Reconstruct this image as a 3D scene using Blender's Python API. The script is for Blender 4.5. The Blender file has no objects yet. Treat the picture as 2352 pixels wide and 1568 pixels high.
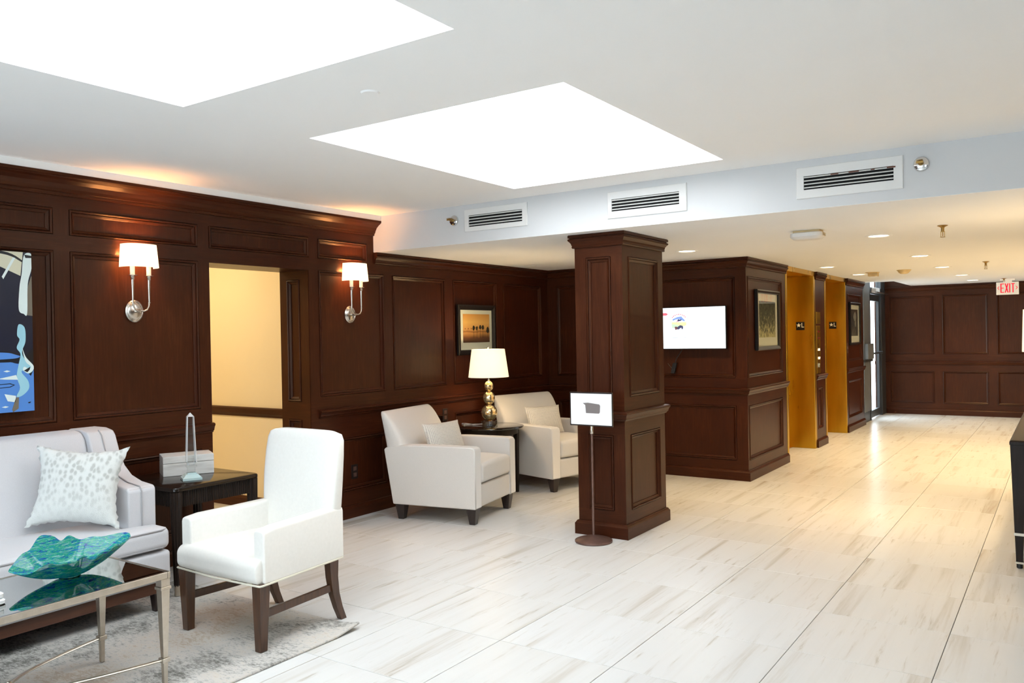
import bpy, bmesh, math, random
from mathutils import Vector, Matrix
random.seed(7)
PI = math.pi
sc = bpy.context.scene
COL = sc.collection

# ------------------------------------------------------------------ camera
YAW, PITCH, ROLL, FPX, EYE = 0.597105841, -0.00686129401, -0.0181678224, 1873.01351, 1.5
def cam_axes():
    cy, sy, cp, sp = math.cos(YAW), math.sin(YAW), math.cos(PITCH), math.sin(PITCH)
    fw = Vector((-sy * cp, cy * cp, sp)); r = Vector((cy, sy, 0)); u = r.cross(fw)
    c, s = math.cos(ROLL), math.sin(ROLL)
    return c * r + s * u, -s * r + c * u, fw
RX, UX, FX = cam_axes()
cd = bpy.data.cameras.new('camera'); cam = bpy.data.objects.new('camera', cd); COL.objects.link(cam)
cd.sensor_width = 36; cd.sensor_fit = 'HORIZONTAL'; cd.lens = FPX / 2352 * 36
cd.clip_start = 0.02; cd.clip_end = 200
M = Matrix((RX, UX, -FX)).transposed().to_4x4(); M.translation = (0, 0, EYE)
cam.matrix_world = M
sc.camera = cam
def pix(p):
    d = Vector(p) - Vector((0, 0, EYE)); w = d.dot(FX)
    return (1176 + FPX * d.dot(RX) / w, 784 - FPX * d.dot(UX) / w, w)

# ------------------------------------------------------------------ world, view
SKY = 7.5; SKYLIGHT = 4.8; DOWN_W = 11.0; SCONCE_W = 18.0; LAMP_W = 10.0
WARM = (1.0, 0.72, 0.38)
wd = bpy.data.worlds.new('sky'); sc.world = wd; wd.use_nodes = True
bg = wd.node_tree.nodes['Background']; bg.inputs[0].default_value = (0.79, 0.895, 1.0, 1); bg.inputs[1].default_value = SKY
sc.view_settings.view_transform = 'Standard'; sc.view_settings.look = 'None'
sc.view_settings.gamma = 1.0; sc.view_settings.exposure = 0.40; sc.view_settings.use_curve_mapping = False
sc.cycles.use_denoising = True
sc.cycles.max_bounces = 12; sc.cycles.diffuse_bounces = 8; sc.cycles.glossy_bounces = 5
sc.cycles.transmission_bounces = 10; sc.cycles.transparent_max_bounces = 12
sc.cycles.caustics_reflective = False; sc.cycles.caustics_refractive = False
sc.cycles.sample_clamp_indirect = 6.0
def portal(loc, rot, sx, sy):
    l = bpy.data.lights.new('portal', 'AREA'); l.shape = 'RECTANGLE'; l.size = sx; l.size_y = sy; l.cycles.is_portal = True
    o = bpy.data.objects.new('portal', l); o.location = loc; o.rotation_euler = rot; COL.objects.link(o)
REAR = -3.0; RIGHT = 3.0
portal((2.0, REAR - 0.06, 1.45), (PI / 2, 0, PI), 1.2, 1.7)
portal((-2.7, REAR - 0.06, 1.45), (PI / 2, 0, PI), 4.0, 1.7)
portal((-2.78, 15.05, 1.2), (PI / 2, 0, -PI / 2), 1.2, 2.3)

# ------------------------------------------------------------------ materials
def S(c):
    return tuple(((x / 255) / 12.92 if x / 255 <= 0.04045 else ((x / 255 + 0.055) / 1.055) ** 2.4) for x in c) + (1,)
def mat(name, col=(0.8, 0.8, 0.8, 1), rough=0.5, metal=0.0, spec=0.5, coat=0.0, emit=None, es=0.0, trans=0.0, ior=1.45, sheen=0.0, coatr=0.1):
    m = bpy.data.materials.new(name); m.use_nodes = True
    b = m.node_tree.nodes['Principled BSDF']
    b.inputs['Base Color'].default_value = col if len(col) == 4 else tuple(col) + (1,)
    b.inputs['Roughness'].default_value = rough; b.inputs['Metallic'].default_value = metal
    b.inputs['Specular IOR Level'].default_value = spec; b.inputs['Coat Weight'].default_value = coat
    b.inputs['Coat Roughness'].default_value = coatr; b.inputs['IOR'].default_value = ior
    b.inputs['Transmission Weight'].default_value = trans; b.inputs['Sheen Weight'].default_value = sheen
    if emit: b.inputs['Emission Color'].default_value = tuple(emit)[:3] + (1,); b.inputs['Emission Strength'].default_value = es
    return m
def nt(m): return m.node_tree.nodes, m.node_tree.links, m.node_tree.nodes['Principled BSDF']
def node(N, t, **k):
    n = N.new(t)
    for a, v in k.items(): setattr(n, a, v)
    return n
def ramp(N, stops, interp='LINEAR'):
    r = N.new('ShaderNodeValToRGB'); r.color_ramp.interpolation = interp; e = r.color_ramp.elements
    while len(e) < len(stops): e.new(0.5)
    for x, (p, c) in zip(e, stops): x.position = p; x.color = c if len(c) == 4 else tuple(c) + (1,)
    return r
def coords(N, L, kind, scale):
    if kind == 'world': src = N.new('ShaderNodeNewGeometry').outputs['Position']
    else: src = N.new('ShaderNodeTexCoord').outputs['Object']
    mp = N.new('ShaderNodeMapping'); mp.inputs['Scale'].default_value = scale; L.new(src, mp.inputs[0]); return mp.outputs[0]
def noise(N, L, vec, scale, detail=4, rough=0.55, dist=0.0):
    n = N.new('ShaderNodeTexNoise'); n.inputs['Scale'].default_value = scale; n.inputs['Detail'].default_value = detail
    n.inputs['Roughness'].default_value = rough; n.inputs['Distortion'].default_value = dist; L.new(vec, n.inputs['Vector']); return n
def bump(N, L, b, h, strength, dist=0.002):
    bp = N.new('ShaderNodeBump'); bp.inputs['Strength'].default_value = strength; bp.inputs['Distance'].default_value = dist
    L.new(h, bp.inputs['Height']); L.new(bp.outputs[0], b.inputs['Normal'])
def noisy(m, stops, scale=(1, 1, 1), s=4, kind='object', detail=4, bumps=0.0, dist=0.0, rr=None):
    N, L, b = nt(m); v = coords(N, L, kind, scale); n = noise(N, L, v, s, detail, 0.55, dist)
    r = ramp(N, stops); L.new(n.outputs['Fac'], r.inputs[0]); L.new(r.outputs[0], b.inputs['Base Color'])
    if bumps: bump(N, L, b, n.outputs['Fac'], bumps)
    if rr:
        q = ramp(N, [(0.3, (rr[0],) * 3), (0.7, (rr[1],) * 3)]); L.new(n.outputs['Fac'], q.inputs[0]); L.new(q.outputs[0], b.inputs['Roughness'])
    return m
def wood(name, scale, k=1.0):
    m = mat(name, rough=0.33, spec=0.24, coat=0.0); m.node_tree.nodes['Principled BSDF'].inputs['Specular Tint'].default_value = (1.0, 0.84, 0.66, 1)
    N, L, b = nt(m); v = coords(N, L, 'world', scale)
    n = noise(N, L, v, 7.0, 7, 0.68, 0.4)
    v2 = coords(N, L, 'world', (1, 1, 1)); n2 = noise(N, L, v2, 2.2, 3)
    ad = node(N, 'ShaderNodeMath', operation='MULTIPLY_ADD'); L.new(n2.outputs['Fac'], ad.inputs[0]); ad.inputs[1].default_value = 0.55
    L.new(n.outputs['Fac'], ad.inputs[2])
    r = ramp(N, [(0.5, (0.028 * k, 0.0068 * k, 0.0028 * k)), (0.80, (0.044 * k, 0.0108 * k, 0.0042 * k)), (1.0, (0.064 * k, 0.018 * k, 0.0068 * k))])
    L.new(ad.outputs[0], r.inputs[0]); L.new(r.outputs[0], b.inputs['Base Color'])
    bump(N, L, b, n.outputs['Fac'], 0.06, 0.001); return m
WOODV = wood('mahogany_upright', (9, 9, 0.7))
WOODY = wood('mahogany_lengthwise', (9, 0.7, 9))
WOODX = wood('mahogany_across', (0.7, 9, 9))
WHITE = noisy(mat('white_paint', rough=0.75, spec=0.25), [(0.3, (0.86, 0.86, 0.855)), (0.7, (0.88, 0.88, 0.875))], s=1.5, kind='world')
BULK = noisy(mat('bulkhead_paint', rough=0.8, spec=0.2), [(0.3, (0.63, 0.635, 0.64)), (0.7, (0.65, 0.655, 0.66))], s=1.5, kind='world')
CEIL = noisy(mat('ceiling_paint', rough=0.85, spec=0.15), [(0.3, (0.91, 0.91, 0.905)), (0.7, (0.925, 0.925, 0.92))], s=1.2, kind='world')
HALLP = noisy(mat('hall_paint', rough=0.6, spec=0.3), [(0.3, (0.84, 0.75, 0.55)), (0.7, (0.86, 0.77, 0.57))], s=1.5, kind='world')
WARMWALL = noisy(mat('warm_wall_paint', rough=0.7, spec=0.3), [(0.3, (0.72, 0.62, 0.46)), (0.7, (0.75, 0.65, 0.48))], s=1.5, kind='world')
SKYM = mat('laylight_glazing', (0.9, 0.9, 0.9), emit=(0.90, 0.955, 1.0), es=SKYLIGHT)
LACQ = mat('dark_lacquer_top', (0.012, 0.008, 0.006), rough=0.13, spec=0.45)
BLACKW = noisy(mat('espresso_wood', rough=0.38, spec=0.25), [(0.3, (0.010, 0.006, 0.004)), (0.7, (0.020, 0.012, 0.009))], (8, 8, 1), 6)
LEGW = noisy(mat('walnut_leg', rough=0.35, coat=0.3), [(0.3, (0.040, 0.016, 0.007)), (0.7, (0.075, 0.030, 0.012))], (12, 12, 1.2), 5)
DKLEG = noisy(mat('dark_leg', rough=0.35, coat=0.3), [(0.3, (0.012, 0.007, 0.006)), (0.7, (0.026, 0.014, 0.011))], (12, 12, 1.2), 5)
PLINTH = noisy(mat('brown_plinth_wood', rough=0.4, coat=0.2), [(0.3, (0.060, 0.022, 0.012)), (0.7, (0.10, 0.038, 0.020))], (9, 0.8, 9), 5, 'world')
def fabric(name, c, s=350, k=0.06):
    m = mat(name, c, rough=0.9, spec=0.15, sheen=0.25)
    return noisy(m, [(0.25, tuple(x * (1 - k) for x in c[:3])), (0.75, tuple(min(1, x * (1 + k)) for x in c[:3]))], (1, 1, 1), s, 'object', 3, 0.12)
SOFAF = fabric("sofa_linen", (0.55, 0.545, 0.56))
CHAIRF = fabric('armchair_linen', (0.66, 0.63, 0.59))
DINEF = mat('white_faux_leather', (0.80, 0.79, 0.755), rough=0.45, spec=0.35)
noisy(DINEF, [(0.3, (0.72, 0.70, 0.655)), (0.7, (0.75, 0.73, 0.685))], s=60, bumps=0.03)
PIPEF = mat('grey_welt', (0.33, 0.32, 0.325), rough=0.9)
CREAMP = mat('cream_welt', (0.70, 0.66, 0.55), rough=0.7)
CHAMP = noisy(mat('champagne_metal', rough=0.32, metal=1.0), [(0.3, (0.50, 0.44, 0.36)), (0.7, (0.60, 0.54, 0.46))], s=25)
NICKEL = noisy(mat('brushed_nickel', rough=0.25, metal=1.0), [(0.3, (0.58, 0.53, 0.47)), (0.7, (0.68, 0.63, 0.56))], s=30)
CHROME = mat('chrome', (0.72, 0.70, 0.68), rough=0.08, metal=1.0)
BRASS = noisy(mat('satin_brass', rough=0.3, metal=1.0), [(0.3, (0.56, 0.335, 0.028)), (0.7, (0.69, 0.42, 0.045))], (3, 3, 0.5), 2, 'world', 4, 0.0, 0, (0.26, 0.36))
ANTB = mat('old_brass', (0.32, 0.20, 0.06), rough=0.35, metal=1.0)
BRONZE = noisy(mat('brown_bronze', rough=0.38, metal=0.6), [(0.3, (0.13, 0.075, 0.062)), (0.7, (0.19, 0.11, 0.09))], s=20)
MIRROR = mat('smoked_mirror', (0.50, 0.53, 0.52), rough=0.015, metal=1.0)
BLACK = mat('black_plastic', (0.008, 0.008, 0.009), rough=0.35)
BLACKF = noisy(mat('black_frame_wood', rough=0.3), [(0.3, (0.006, 0.005, 0.005)), (0.7, (0.014, 0.011, 0.010))], s=30)
PLATEB = mat('brown_plate', (0.018, 0.011, 0.009), rough=0.35)
WPLAST = noisy(mat('white_plastic', rough=0.4), [(0.3, (0.74, 0.73, 0.71)), (0.7, (0.78, 0.77, 0.75))], s=8)
BEIGEP = mat('beige_plastic', (0.62, 0.48, 0.25), rough=0.5)
GREYM = noisy(mat('grey_aluminium', rough=0.45, metal=0.3), [(0.3, (0.14, 0.15, 0.155)), (0.7, (0.18, 0.19, 0.195))], s=5, kind='world')
DKMETAL = mat('dark_door_metal', (0.05, 0.052, 0.055), rough=0.4, metal=0.4)
MATBOARD = mat('mat_board', (0.76, 0.70, 0.58), rough=0.8)
PAPER = mat('white_card', (0.82, 0.84, 0.86), rough=0.55)
DARKIN = mat('duct_shade_black', (0.004, 0.004, 0.004), rough=0.9)
VENTW = mat('vent_white', (0.74, 0.735, 0.72), rough=0.5)
PEEL = mat('peeled_primer', (0.14, 0.055, 0.035), rough=0.8)
RED = mat('exit_red', (0.72, 0.005, 0.035), rough=0.5, emit=(0.9, 0.01, 0.05), es=0.35)
EXITP = mat('exit_panel', (0.72, 0.71, 0.66), rough=0.5, emit=(1, 0.97, 0.86), es=0.15)
CRYST = None
def shade_mat(name, col, emit, es):
    m = bpy.data.materials.new(name); m.use_nodes = True; N, L = m.node_tree.nodes, m.node_tree.links; N.clear()
    o = N.new('ShaderNodeOutputMaterial'); mx = N.new('ShaderNodeMixShader'); d = N.new('ShaderNodeBsdfDiffuse'); t = N.new('ShaderNodeBsdfTranslucent'); e = N.new('ShaderNodeEmission'); a = N.new('ShaderNodeAddShader')
    d.inputs[0].default_value = col + (1,); t.inputs[0].default_value = col + (1,); mx.inputs[0].default_value = 0.5; e.inputs[0].default_value = emit + (1,); e.inputs[1].default_value = es
    L.new(d.outputs[0], mx.inputs[1]); L.new(t.outputs[0], mx.inputs[2]); L.new(mx.outputs[0], a.inputs[0]); L.new(e.outputs[0], a.inputs[1]); L.new(a.outputs[0], o.inputs[0]); return m
SHADE = shade_mat('sconce_linen_shade', (0.88, 0.80, 0.68), (1.0, 0.80, 0.54), 0.9)
LSHADE = shade_mat('lamp_linen_shade', (0.90, 0.86, 0.78), (1.0, 0.86, 0.64), 0.30)
CANDLE = mat('candle_sleeve', (0.85, 0.75, 0.6), rough=0.5, emit=(1.0, 0.55, 0.3), es=0.2)
LENS = mat('downlight_lens', (0.9, 0.9, 0.85), emit=(1.0, 0.86, 0.58), es=6.0)
BULB = mat('warm_bulb', (0.9, 0.85, 0.7), emit=(1.0, 0.6, 0.28), es=8.0)
MERC = mat('gold_mercury_glass', rough=0.1, metal=0.85)
noisy(MERC, [(0.35, (0.70, 0.46, 0.20)), (0.5, (0.95, 0.74, 0.40)), (0.7, (0.98, 0.88, 0.66))], s=28, detail=6, rr=(0.05, 0.24))
def clear_glass(name, tint, f=0.03):
    m = bpy.data.materials.new(name); m.use_nodes = True; N, L = m.node_tree.nodes, m.node_tree.links; N.clear()
    o = N.new('ShaderNodeOutputMaterial'); mx = N.new('ShaderNodeMixShader'); t = N.new('ShaderNodeBsdfTransparent'); g = N.new('ShaderNodeBsdfGlossy')
    t.inputs[0].default_value = tint + (1,); g.inputs['Roughness'].default_value = 0.02; lw = N.new('ShaderNodeLayerWeight'); lw.inputs[0].default_value = 0.5
    pw = node(N, 'ShaderNodeMath', operation='POWER'); pw.inputs[1].default_value = 5.0; L.new(lw.outputs['Facing'], pw.inputs[0])
    ma = node(N, 'ShaderNodeMath', operation='MULTIPLY_ADD'); ma.inputs[1].default_value = 0.4; ma.inputs[2].default_value = f; L.new(pw.outputs[0], ma.inputs[0])
    L.new(ma.outputs[0], mx.inputs[0]); L.new(t.outputs[0], mx.inputs[1]); L.new(g.outputs[0], mx.inputs[2]); L.new(mx.outputs[0], o.inputs[0]); return m
CRYST = clear_glass('crystal', (0.96, 0.98, 0.98), 0.10)
PANE = clear_glass('window_glass', (0.95, 0.98, 0.98))
# marble-look porcelain: every tile gets its own veining through its place in the grid
TP, TX, TY = 0.6128, -0.489, 3.2705
def tile_mat():
    m = mat('veined_porcelain', rough=0.27, spec=0.45); N, L, b = nt(m)
    g = N.new('ShaderNodeNewGeometry').outputs['Position']
    sb = node(N, 'ShaderNodeVectorMath', operation='SUBTRACT'); sb.inputs[1].default_value = (TX, TY, 0); L.new(g, sb.inputs[0])
    dv = node(N, 'ShaderNodeVectorMath', operation='DIVIDE'); dv.inputs[1].default_value = (TP, TP, 1); L.new(sb.outputs[0], dv.inputs[0])
    fl = node(N, 'ShaderNodeVectorMath', operation='FLOOR'); L.new(dv.outputs[0], fl.inputs[0])
    mz = node(N, 'ShaderNodeVectorMath', operation='MULTIPLY'); mz.inputs[1].default_value = (1, 1, 0); L.new(fl.outputs[0], mz.inputs[0])
    wn = node(N, 'ShaderNodeTexWhiteNoise', noise_dimensions='3D'); L.new(mz.outputs[0], wn.inputs['Vector'])
    sc_ = node(N, 'ShaderNodeVectorMath', operation='SCALE'); sc_.inputs['Scale'].default_value = 37.0; L.new(wn.outputs['Color'], sc_.inputs[0])
    ad = node(N, 'ShaderNodeVectorMath', operation='ADD'); L.new(g, ad.inputs[0]); L.new(sc_.outputs[0], ad.inputs[1])
    mp = N.new('ShaderNodeMapping'); mp.inputs['Scale'].default_value = (1.3, 0.055, 1); mp.inputs['Rotation'].default_value = (0, 0, 0.09); L.new(ad.outputs[0], mp.inputs[0])
    n1 = noise(N, L, mp.outputs[0], 7.0, 5, 0.6, 0.35)
    mp2 = N.new('ShaderNodeMapping'); mp2.inputs['Scale'].default_value = (1, 0.09, 1); mp2.inputs['Rotation'].default_value = (0, 0, 0.06); L.new(ad.outputs[0], mp2.inputs[0])
    n2 = noise(N, L, mp2.outputs[0], 26.0, 6, 0.65, 0.3)
    r1 = ramp(N, [(0.45, (0.66, 0.66, 0.65)), (0.57, (0.64, 0.635, 0.62)), (0.66, (0.56, 0.535, 0.495)), (0.76, (0.45, 0.40, 0.335))]); L.new(n1.outputs['Fac'], r1.inputs[0])
    r2 = ramp(N, [(0.57, (1, 1, 1)), (0.64, (0.90, 0.875, 0.84)), (0.70, (0.68, 0.61, 0.53))]); L.new(n2.outputs['Fac'], r2.inputs[0])
    mx = node(N, 'ShaderNodeMixRGB', blend_type='MULTIPLY'); mx.inputs[0].default_value = 0.75; L.new(r1.outputs[0], mx.inputs[1]); L.new(r2.outputs[0], mx.inputs[2])
    tn = ramp(N, [(0.0, (0.97, 0.96, 0.94)), (0.7, (1.0, 1.0, 1.0)), (1.0, (0.94, 0.92, 0.89))]); L.new(wn.outputs['Value'], tn.inputs[0])
    m2 = node(N, 'ShaderNodeMixRGB', blend_type='MULTIPLY'); m2.inputs[0].default_value = 1; L.new(mx.outputs[0], m2.inputs[1]); L.new(tn.outputs[0], m2.inputs[2])
    L.new(m2.outputs[0], b.inputs['Base Color'])
    return m
TILE = tile_mat()
WELL = mat('well_white', (0.93, 0.93, 0.93), rough=0.8, spec=0.2)
GROUT = noisy(mat('grout', rough=0.9), [(0.3, (0.17, 0.12, 0.10)), (0.7, (0.24, 0.18, 0.15))], s=20, kind='world')

# ------------------------------------------------------------------ mesh helpers
class MB:
    def __init__(s): s.v, s.f, s.m = [], [], []
    def add(s, v, f, mi=0):
        b = len(s.v); s.v += [tuple(p) for p in v]; s.f += [tuple(b + i for i in q) for q in f]; s.m += [mi] * len(f); return s
    def box(s, x0, x1, y0, y1, z0, z1, mi=0):
        return s.add([(x, y, z) for z in (z0, z1) for y in (y0, y1) for x in (x0, x1)],
                     [(0, 2, 3, 1), (4, 5, 7, 6), (0, 1, 5, 4), (2, 6, 7, 3), (0, 4, 6, 2), (1, 3, 7, 5)], mi)
    def loft(s, rings, caps=True, close=False, mi=0):
        n = len(rings[0]); v = [p for r in rings for p in r]; f = []
        m = len(rings)
        for i in range(m if close else m - 1):
            a, b = i * n, ((i + 1) % m) * n
            for j in range(n): k = (j + 1) % n; f.append((a + j, a + k, b + k, b + j))
        if caps and not close: f += [tuple(range(n))[::-1], tuple((m - 1) * n + j for j in range(n))]
        return s.add(v, f, mi)
    def prism(s, poly, a0, a1, axis='y', mi=0):     # poly in the two other axes (x,z), (y,z) or (x,y)
        P = {'y': lambda p, a: (p[0], a, p[1]), 'x': lambda p, a: (a, p[0], p[1]), 'z': lambda p, a: (p[0], p[1], a)}[axis]
        return s.loft([[P(p, a0) for p in poly], [P(p, a1) for p in poly]], mi=mi)
    def tube(s, pts, r, n=10, caps=True, close=False, flat=1.0, mi=0):
        pts = [Vector(p) for p in pts]; rr = r if isinstance(r, (list, tuple)) else [r] * len(pts); rings = []; up = None
        m = len(pts)
        for i, p in enumerate(pts):
            a = pts[(i - 1) % m] if close else pts[max(i - 1, 0)]; b = pts[(i + 1) % m] if close else pts[min(i + 1, m - 1)]
            t = (b - a).normalized()
            if up is None: up = t.orthogonal().normalized() if abs(t.z) > 0.9 else Vector((0, 0, 1))
            x = t.cross(up)
            x = x.normalized() if x.length > 1e-6 else t.orthogonal().normalized()
            y = x.cross(t).normalized(); up = y
            rings.append([p + x * (rr[i] * math.cos(2 * PI * j / n)) + y * (rr[i] * flat * math.sin(2 * PI * j / n)) for j in range(n)])
        return s.loft(rings, caps, close, mi)
    def lathe(s, prof, n=24, c=(0, 0, 0), caps=False, mi=0):
        return s.loft([[(c[0] + r * math.cos(2 * PI * j / n), c[1] + r * math.sin(2 * PI * j / n), c[2] + z) for j in range(n)] for r, z in prof], caps, mi=mi)
    def taper(s, p0, w0, p1, w1, mi=0):             # square bar; w = (wx, wy) half sizes
        R = lambda p, w: [(p[0] - w[0], p[1] - w[1], p[2]), (p[0] + w[0], p[1] - w[1], p[2]), (p[0] + w[0], p[1] + w[1], p[2]), (p[0] - w[0], p[1] + w[1], p[2])]
        return s.loft([R(p0, w0), R(p1, w1)], mi=mi)
    def build(s, name, mt, parent=None, smooth=None, bev=None, loc=None, rz=None):
        me = bpy.data.meshes.new(name); me.from_pydata(s.v, [], s.f)
        for q in (mt if isinstance(mt, (list, tuple)) else [mt]): me.materials.append(q)
        if any(s.m): me.polygons.foreach_set('material_index', s.m)
        bm = bmesh.new(); bm.from_mesh(me); bmesh.ops.recalc_face_normals(bm, faces=bm.faces); bm.to_mesh(me); bm.free()
        if smooth is not None:
            me.shade_smooth(); me.set_sharp_from_angle(angle=math.radians(smooth))
        o = bpy.data.objects.new(name, me); COL.objects.link(o)
        if parent: o.parent = parent
        if loc: o.location = loc
        if rz: o.rotation_euler = (0, 0, rz)
        if bev:
            if smooth is None: me.shade_smooth()
            b = o.modifiers.new('edge', 'BEVEL'); b.width = bev[0]; b.segments = bev[1]; b.limit_method = 'ANGLE'; b.angle_limit = math.radians(35); b.harden_normals = True
        return o
def softbox(x0, x1, y0, y1, z0, z1, r, crown=0.0, fn=None, n=6, k=4):
    def ax(a, b):
        t = [a + r - r * math.tan(math.radians(45 * i / k)) for i in range(k, -1, -1)]
        u = [b - r + r * math.tan(math.radians(45 * i / k)) for i in range(0, k + 1)]
        return t + [t[-1] + (u[0] - t[-1]) * i / n for i in range(1, n)] + u
    X, Y, Z = ax(x0, x1), ax(y0, y1), ax(z0, z1); mb = MB(); idx = {}
    def vert(x, y, z):
        key = (round(x, 6), round(y, 6), round(z, 6))
        if key not in idx:
            q = Vector((min(max(x, x0 + r), x1 - r), min(max(y, y0 + r), y1 - r), min(max(z, z0 + r), z1 - r)))
            d = Vector((x, y, z)) - q
            p = q + d.normalized() * r if d.length > 1e-9 else q
            if crown:
                w = max(0, (p.z - z0) / (z1 - z0)); a = 1 - (2 * (p.x - x0) / (x1 - x0) - 1) ** 2; b = 1 - (2 * (p.y - y0) / (y1 - y0) - 1) ** 2
                p.z += crown * w * math.sqrt(max(a, 0) * max(b, 0))
            idx[key] = len(mb.v); mb.v.append(tuple(fn(p)) if fn else tuple(p))
        return idx[key]
    def face(A, B, put):
        for i in range(len(A) - 1):
            for j in range(len(B) - 1):
                mb.f.append(tuple(vert(*put(a, b)) for a, b in ((A[i], B[j]), (A[i + 1], B[j]), (A[i + 1], B[j + 1]), (A[i], B[j + 1])))); mb.m.append(0)
    for z in (z0, z1): face(X, Y, lambda a, b, z=z: (a, b, z))
    for y in (y0, y1): face(X, Z, lambda a, b, y=y: (a, y, b))
    for x in (x0, x1): face(Y, Z, lambda a, b, x=x: (x, a, b))
    return mb
def pillow(w, h, t, n=22, pinch=0.09, fur=0.0, edge=0.0):
    rnd = random.Random(3); mb = MB(); F = {}
    for side in (1, -1):
        for i in range(n + 1):
            for j in range(n + 1):
                u, v = 2 * i / n - 1, 2 * j / n - 1; rim = i in (0, n) or j in (0, n)
                if rim and side < 0: F[(side, i, j)] = F[(1, i, j)]; continue
                d = (max(0, 1 - abs(u) ** 2.4) * max(0, 1 - abs(v) ** 2.4)) ** 0.55
                x = u * w / 2 * (1 - pinch * (1 - v * v) * abs(u)); z = v * h / 2 * (1 - pinch * (1 - u * u) * abs(v)); y = side * t / 2 * d
                if edge and rim: x += rnd.uniform(-edge, edge); z += rnd.uniform(-edge, edge)
                if fur: y += rnd.uniform(-fur, fur) * d
                F[(side, i, j)] = len(mb.v); mb.v.append((x, y, z))
        for i in range(n):
            for j in range(n): mb.f.append((F[(side, i, j)], F[(side, i + 1, j)], F[(side, i + 1, j + 1)], F[(side, i, j + 1)])); mb.m.append(0)
    return mb
def tag(o, label=None, cat=None, group=None, kind=None):
    if label: o['label'] = label
    if cat: o['category'] = cat
    if group: o['group'] = group
    if kind: o['kind'] = kind
    return o
def thing(name, label, cat, loc=(0, 0, 0), rz=0, group=None, kind=None):
    o = bpy.data.objects.new(name, None); COL.objects.link(o); o.empty_display_size = 0.05
    o.location = loc; o.rotation_euler = (0, 0, rz); return tag(o, label, cat, group, kind)
def struct(name, label, cat=None, loc=(0, 0, 0)): return thing(name, label, cat or name.split('_')[0], loc, kind='structure')
def lamp(kind, loc, power, color, parent=None, size=0.03, spread=None):
    l = bpy.data.lights.new('bulb_light', kind); l.energy = power; l.color = color
    if kind == 'POINT': l.shadow_soft_size = size
    else: l.shape = 'DISK'; l.size = size
    if spread: l.spread = spread
    o = bpy.data.objects.new('bulb_light', l); COL.objects.link(o); o.location = loc
    if parent: o.parent = parent
    return o
def copy_tree(o, parent=None):
    c = o.copy(); COL.objects.link(c)
    if parent: c.parent = parent
    for ch in list(o.children): copy_tree(ch, c)
    return c

# ------------------------------------------------------------------ floor
floor = struct('floor', 'off-white veined stone-look tile floor running through lobby and corridor')
MB().box(-5.0, RIGHT, REAR, 15.95, -0.08, -0.0125).build('screed', GROUT, floor)
def tile_mesh():
    h, c = TP / 2 - 0.0016, 0.0012; a = [(-h, -h), (h, -h), (h, h), (-h, h)]; b = [(x - math.copysign(c, x), y - math.copysign(c, y)) for x, y in a]
    mb = MB().loft([[(x, y, -0.0125) for x, y in a], [(x, y, -c) for x, y in a], [(x, y, 0) for x, y in b]]); return mb
tm = tile_mesh(); first = None; rest = MB()
for i in range(-8, 6):
    for j in range(-11, 21):
        cx, cy = TX + (i + 0.5) * TP, TY + (j + 0.5) * TP
        if cx < -5.2 or cy > 15.9 or (cx < -2.9 and cy > 8.2): continue
        seen = False
        for px, py in ((0, 0), (-0.3, -0.3), (0.3, -0.3), (0.3, 0.3), (-0.3, 0.3)):
            p = (cx + px, cy + py, 0); w = (Vector(p) - Vector((0, 0, EYE))).dot(FX)
            if w > 0.3:
                q = pix(p); seen |= -20 < q[0] < 2372 and q[1] < 1600
        if seen:
            if first is None: first = tm.build('tile', TILE, floor, loc=(cx, cy, 0))
            else:
                o = first.copy(); o.location = (cx, cy, 0); COL.objects.link(o)
        else: rest.add([(x + cx, y + cy, z) for x, y, z in tm.v], tm.f)
tag(rest.build('outer_tiling', TILE, floor), kind='stuff')

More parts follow.
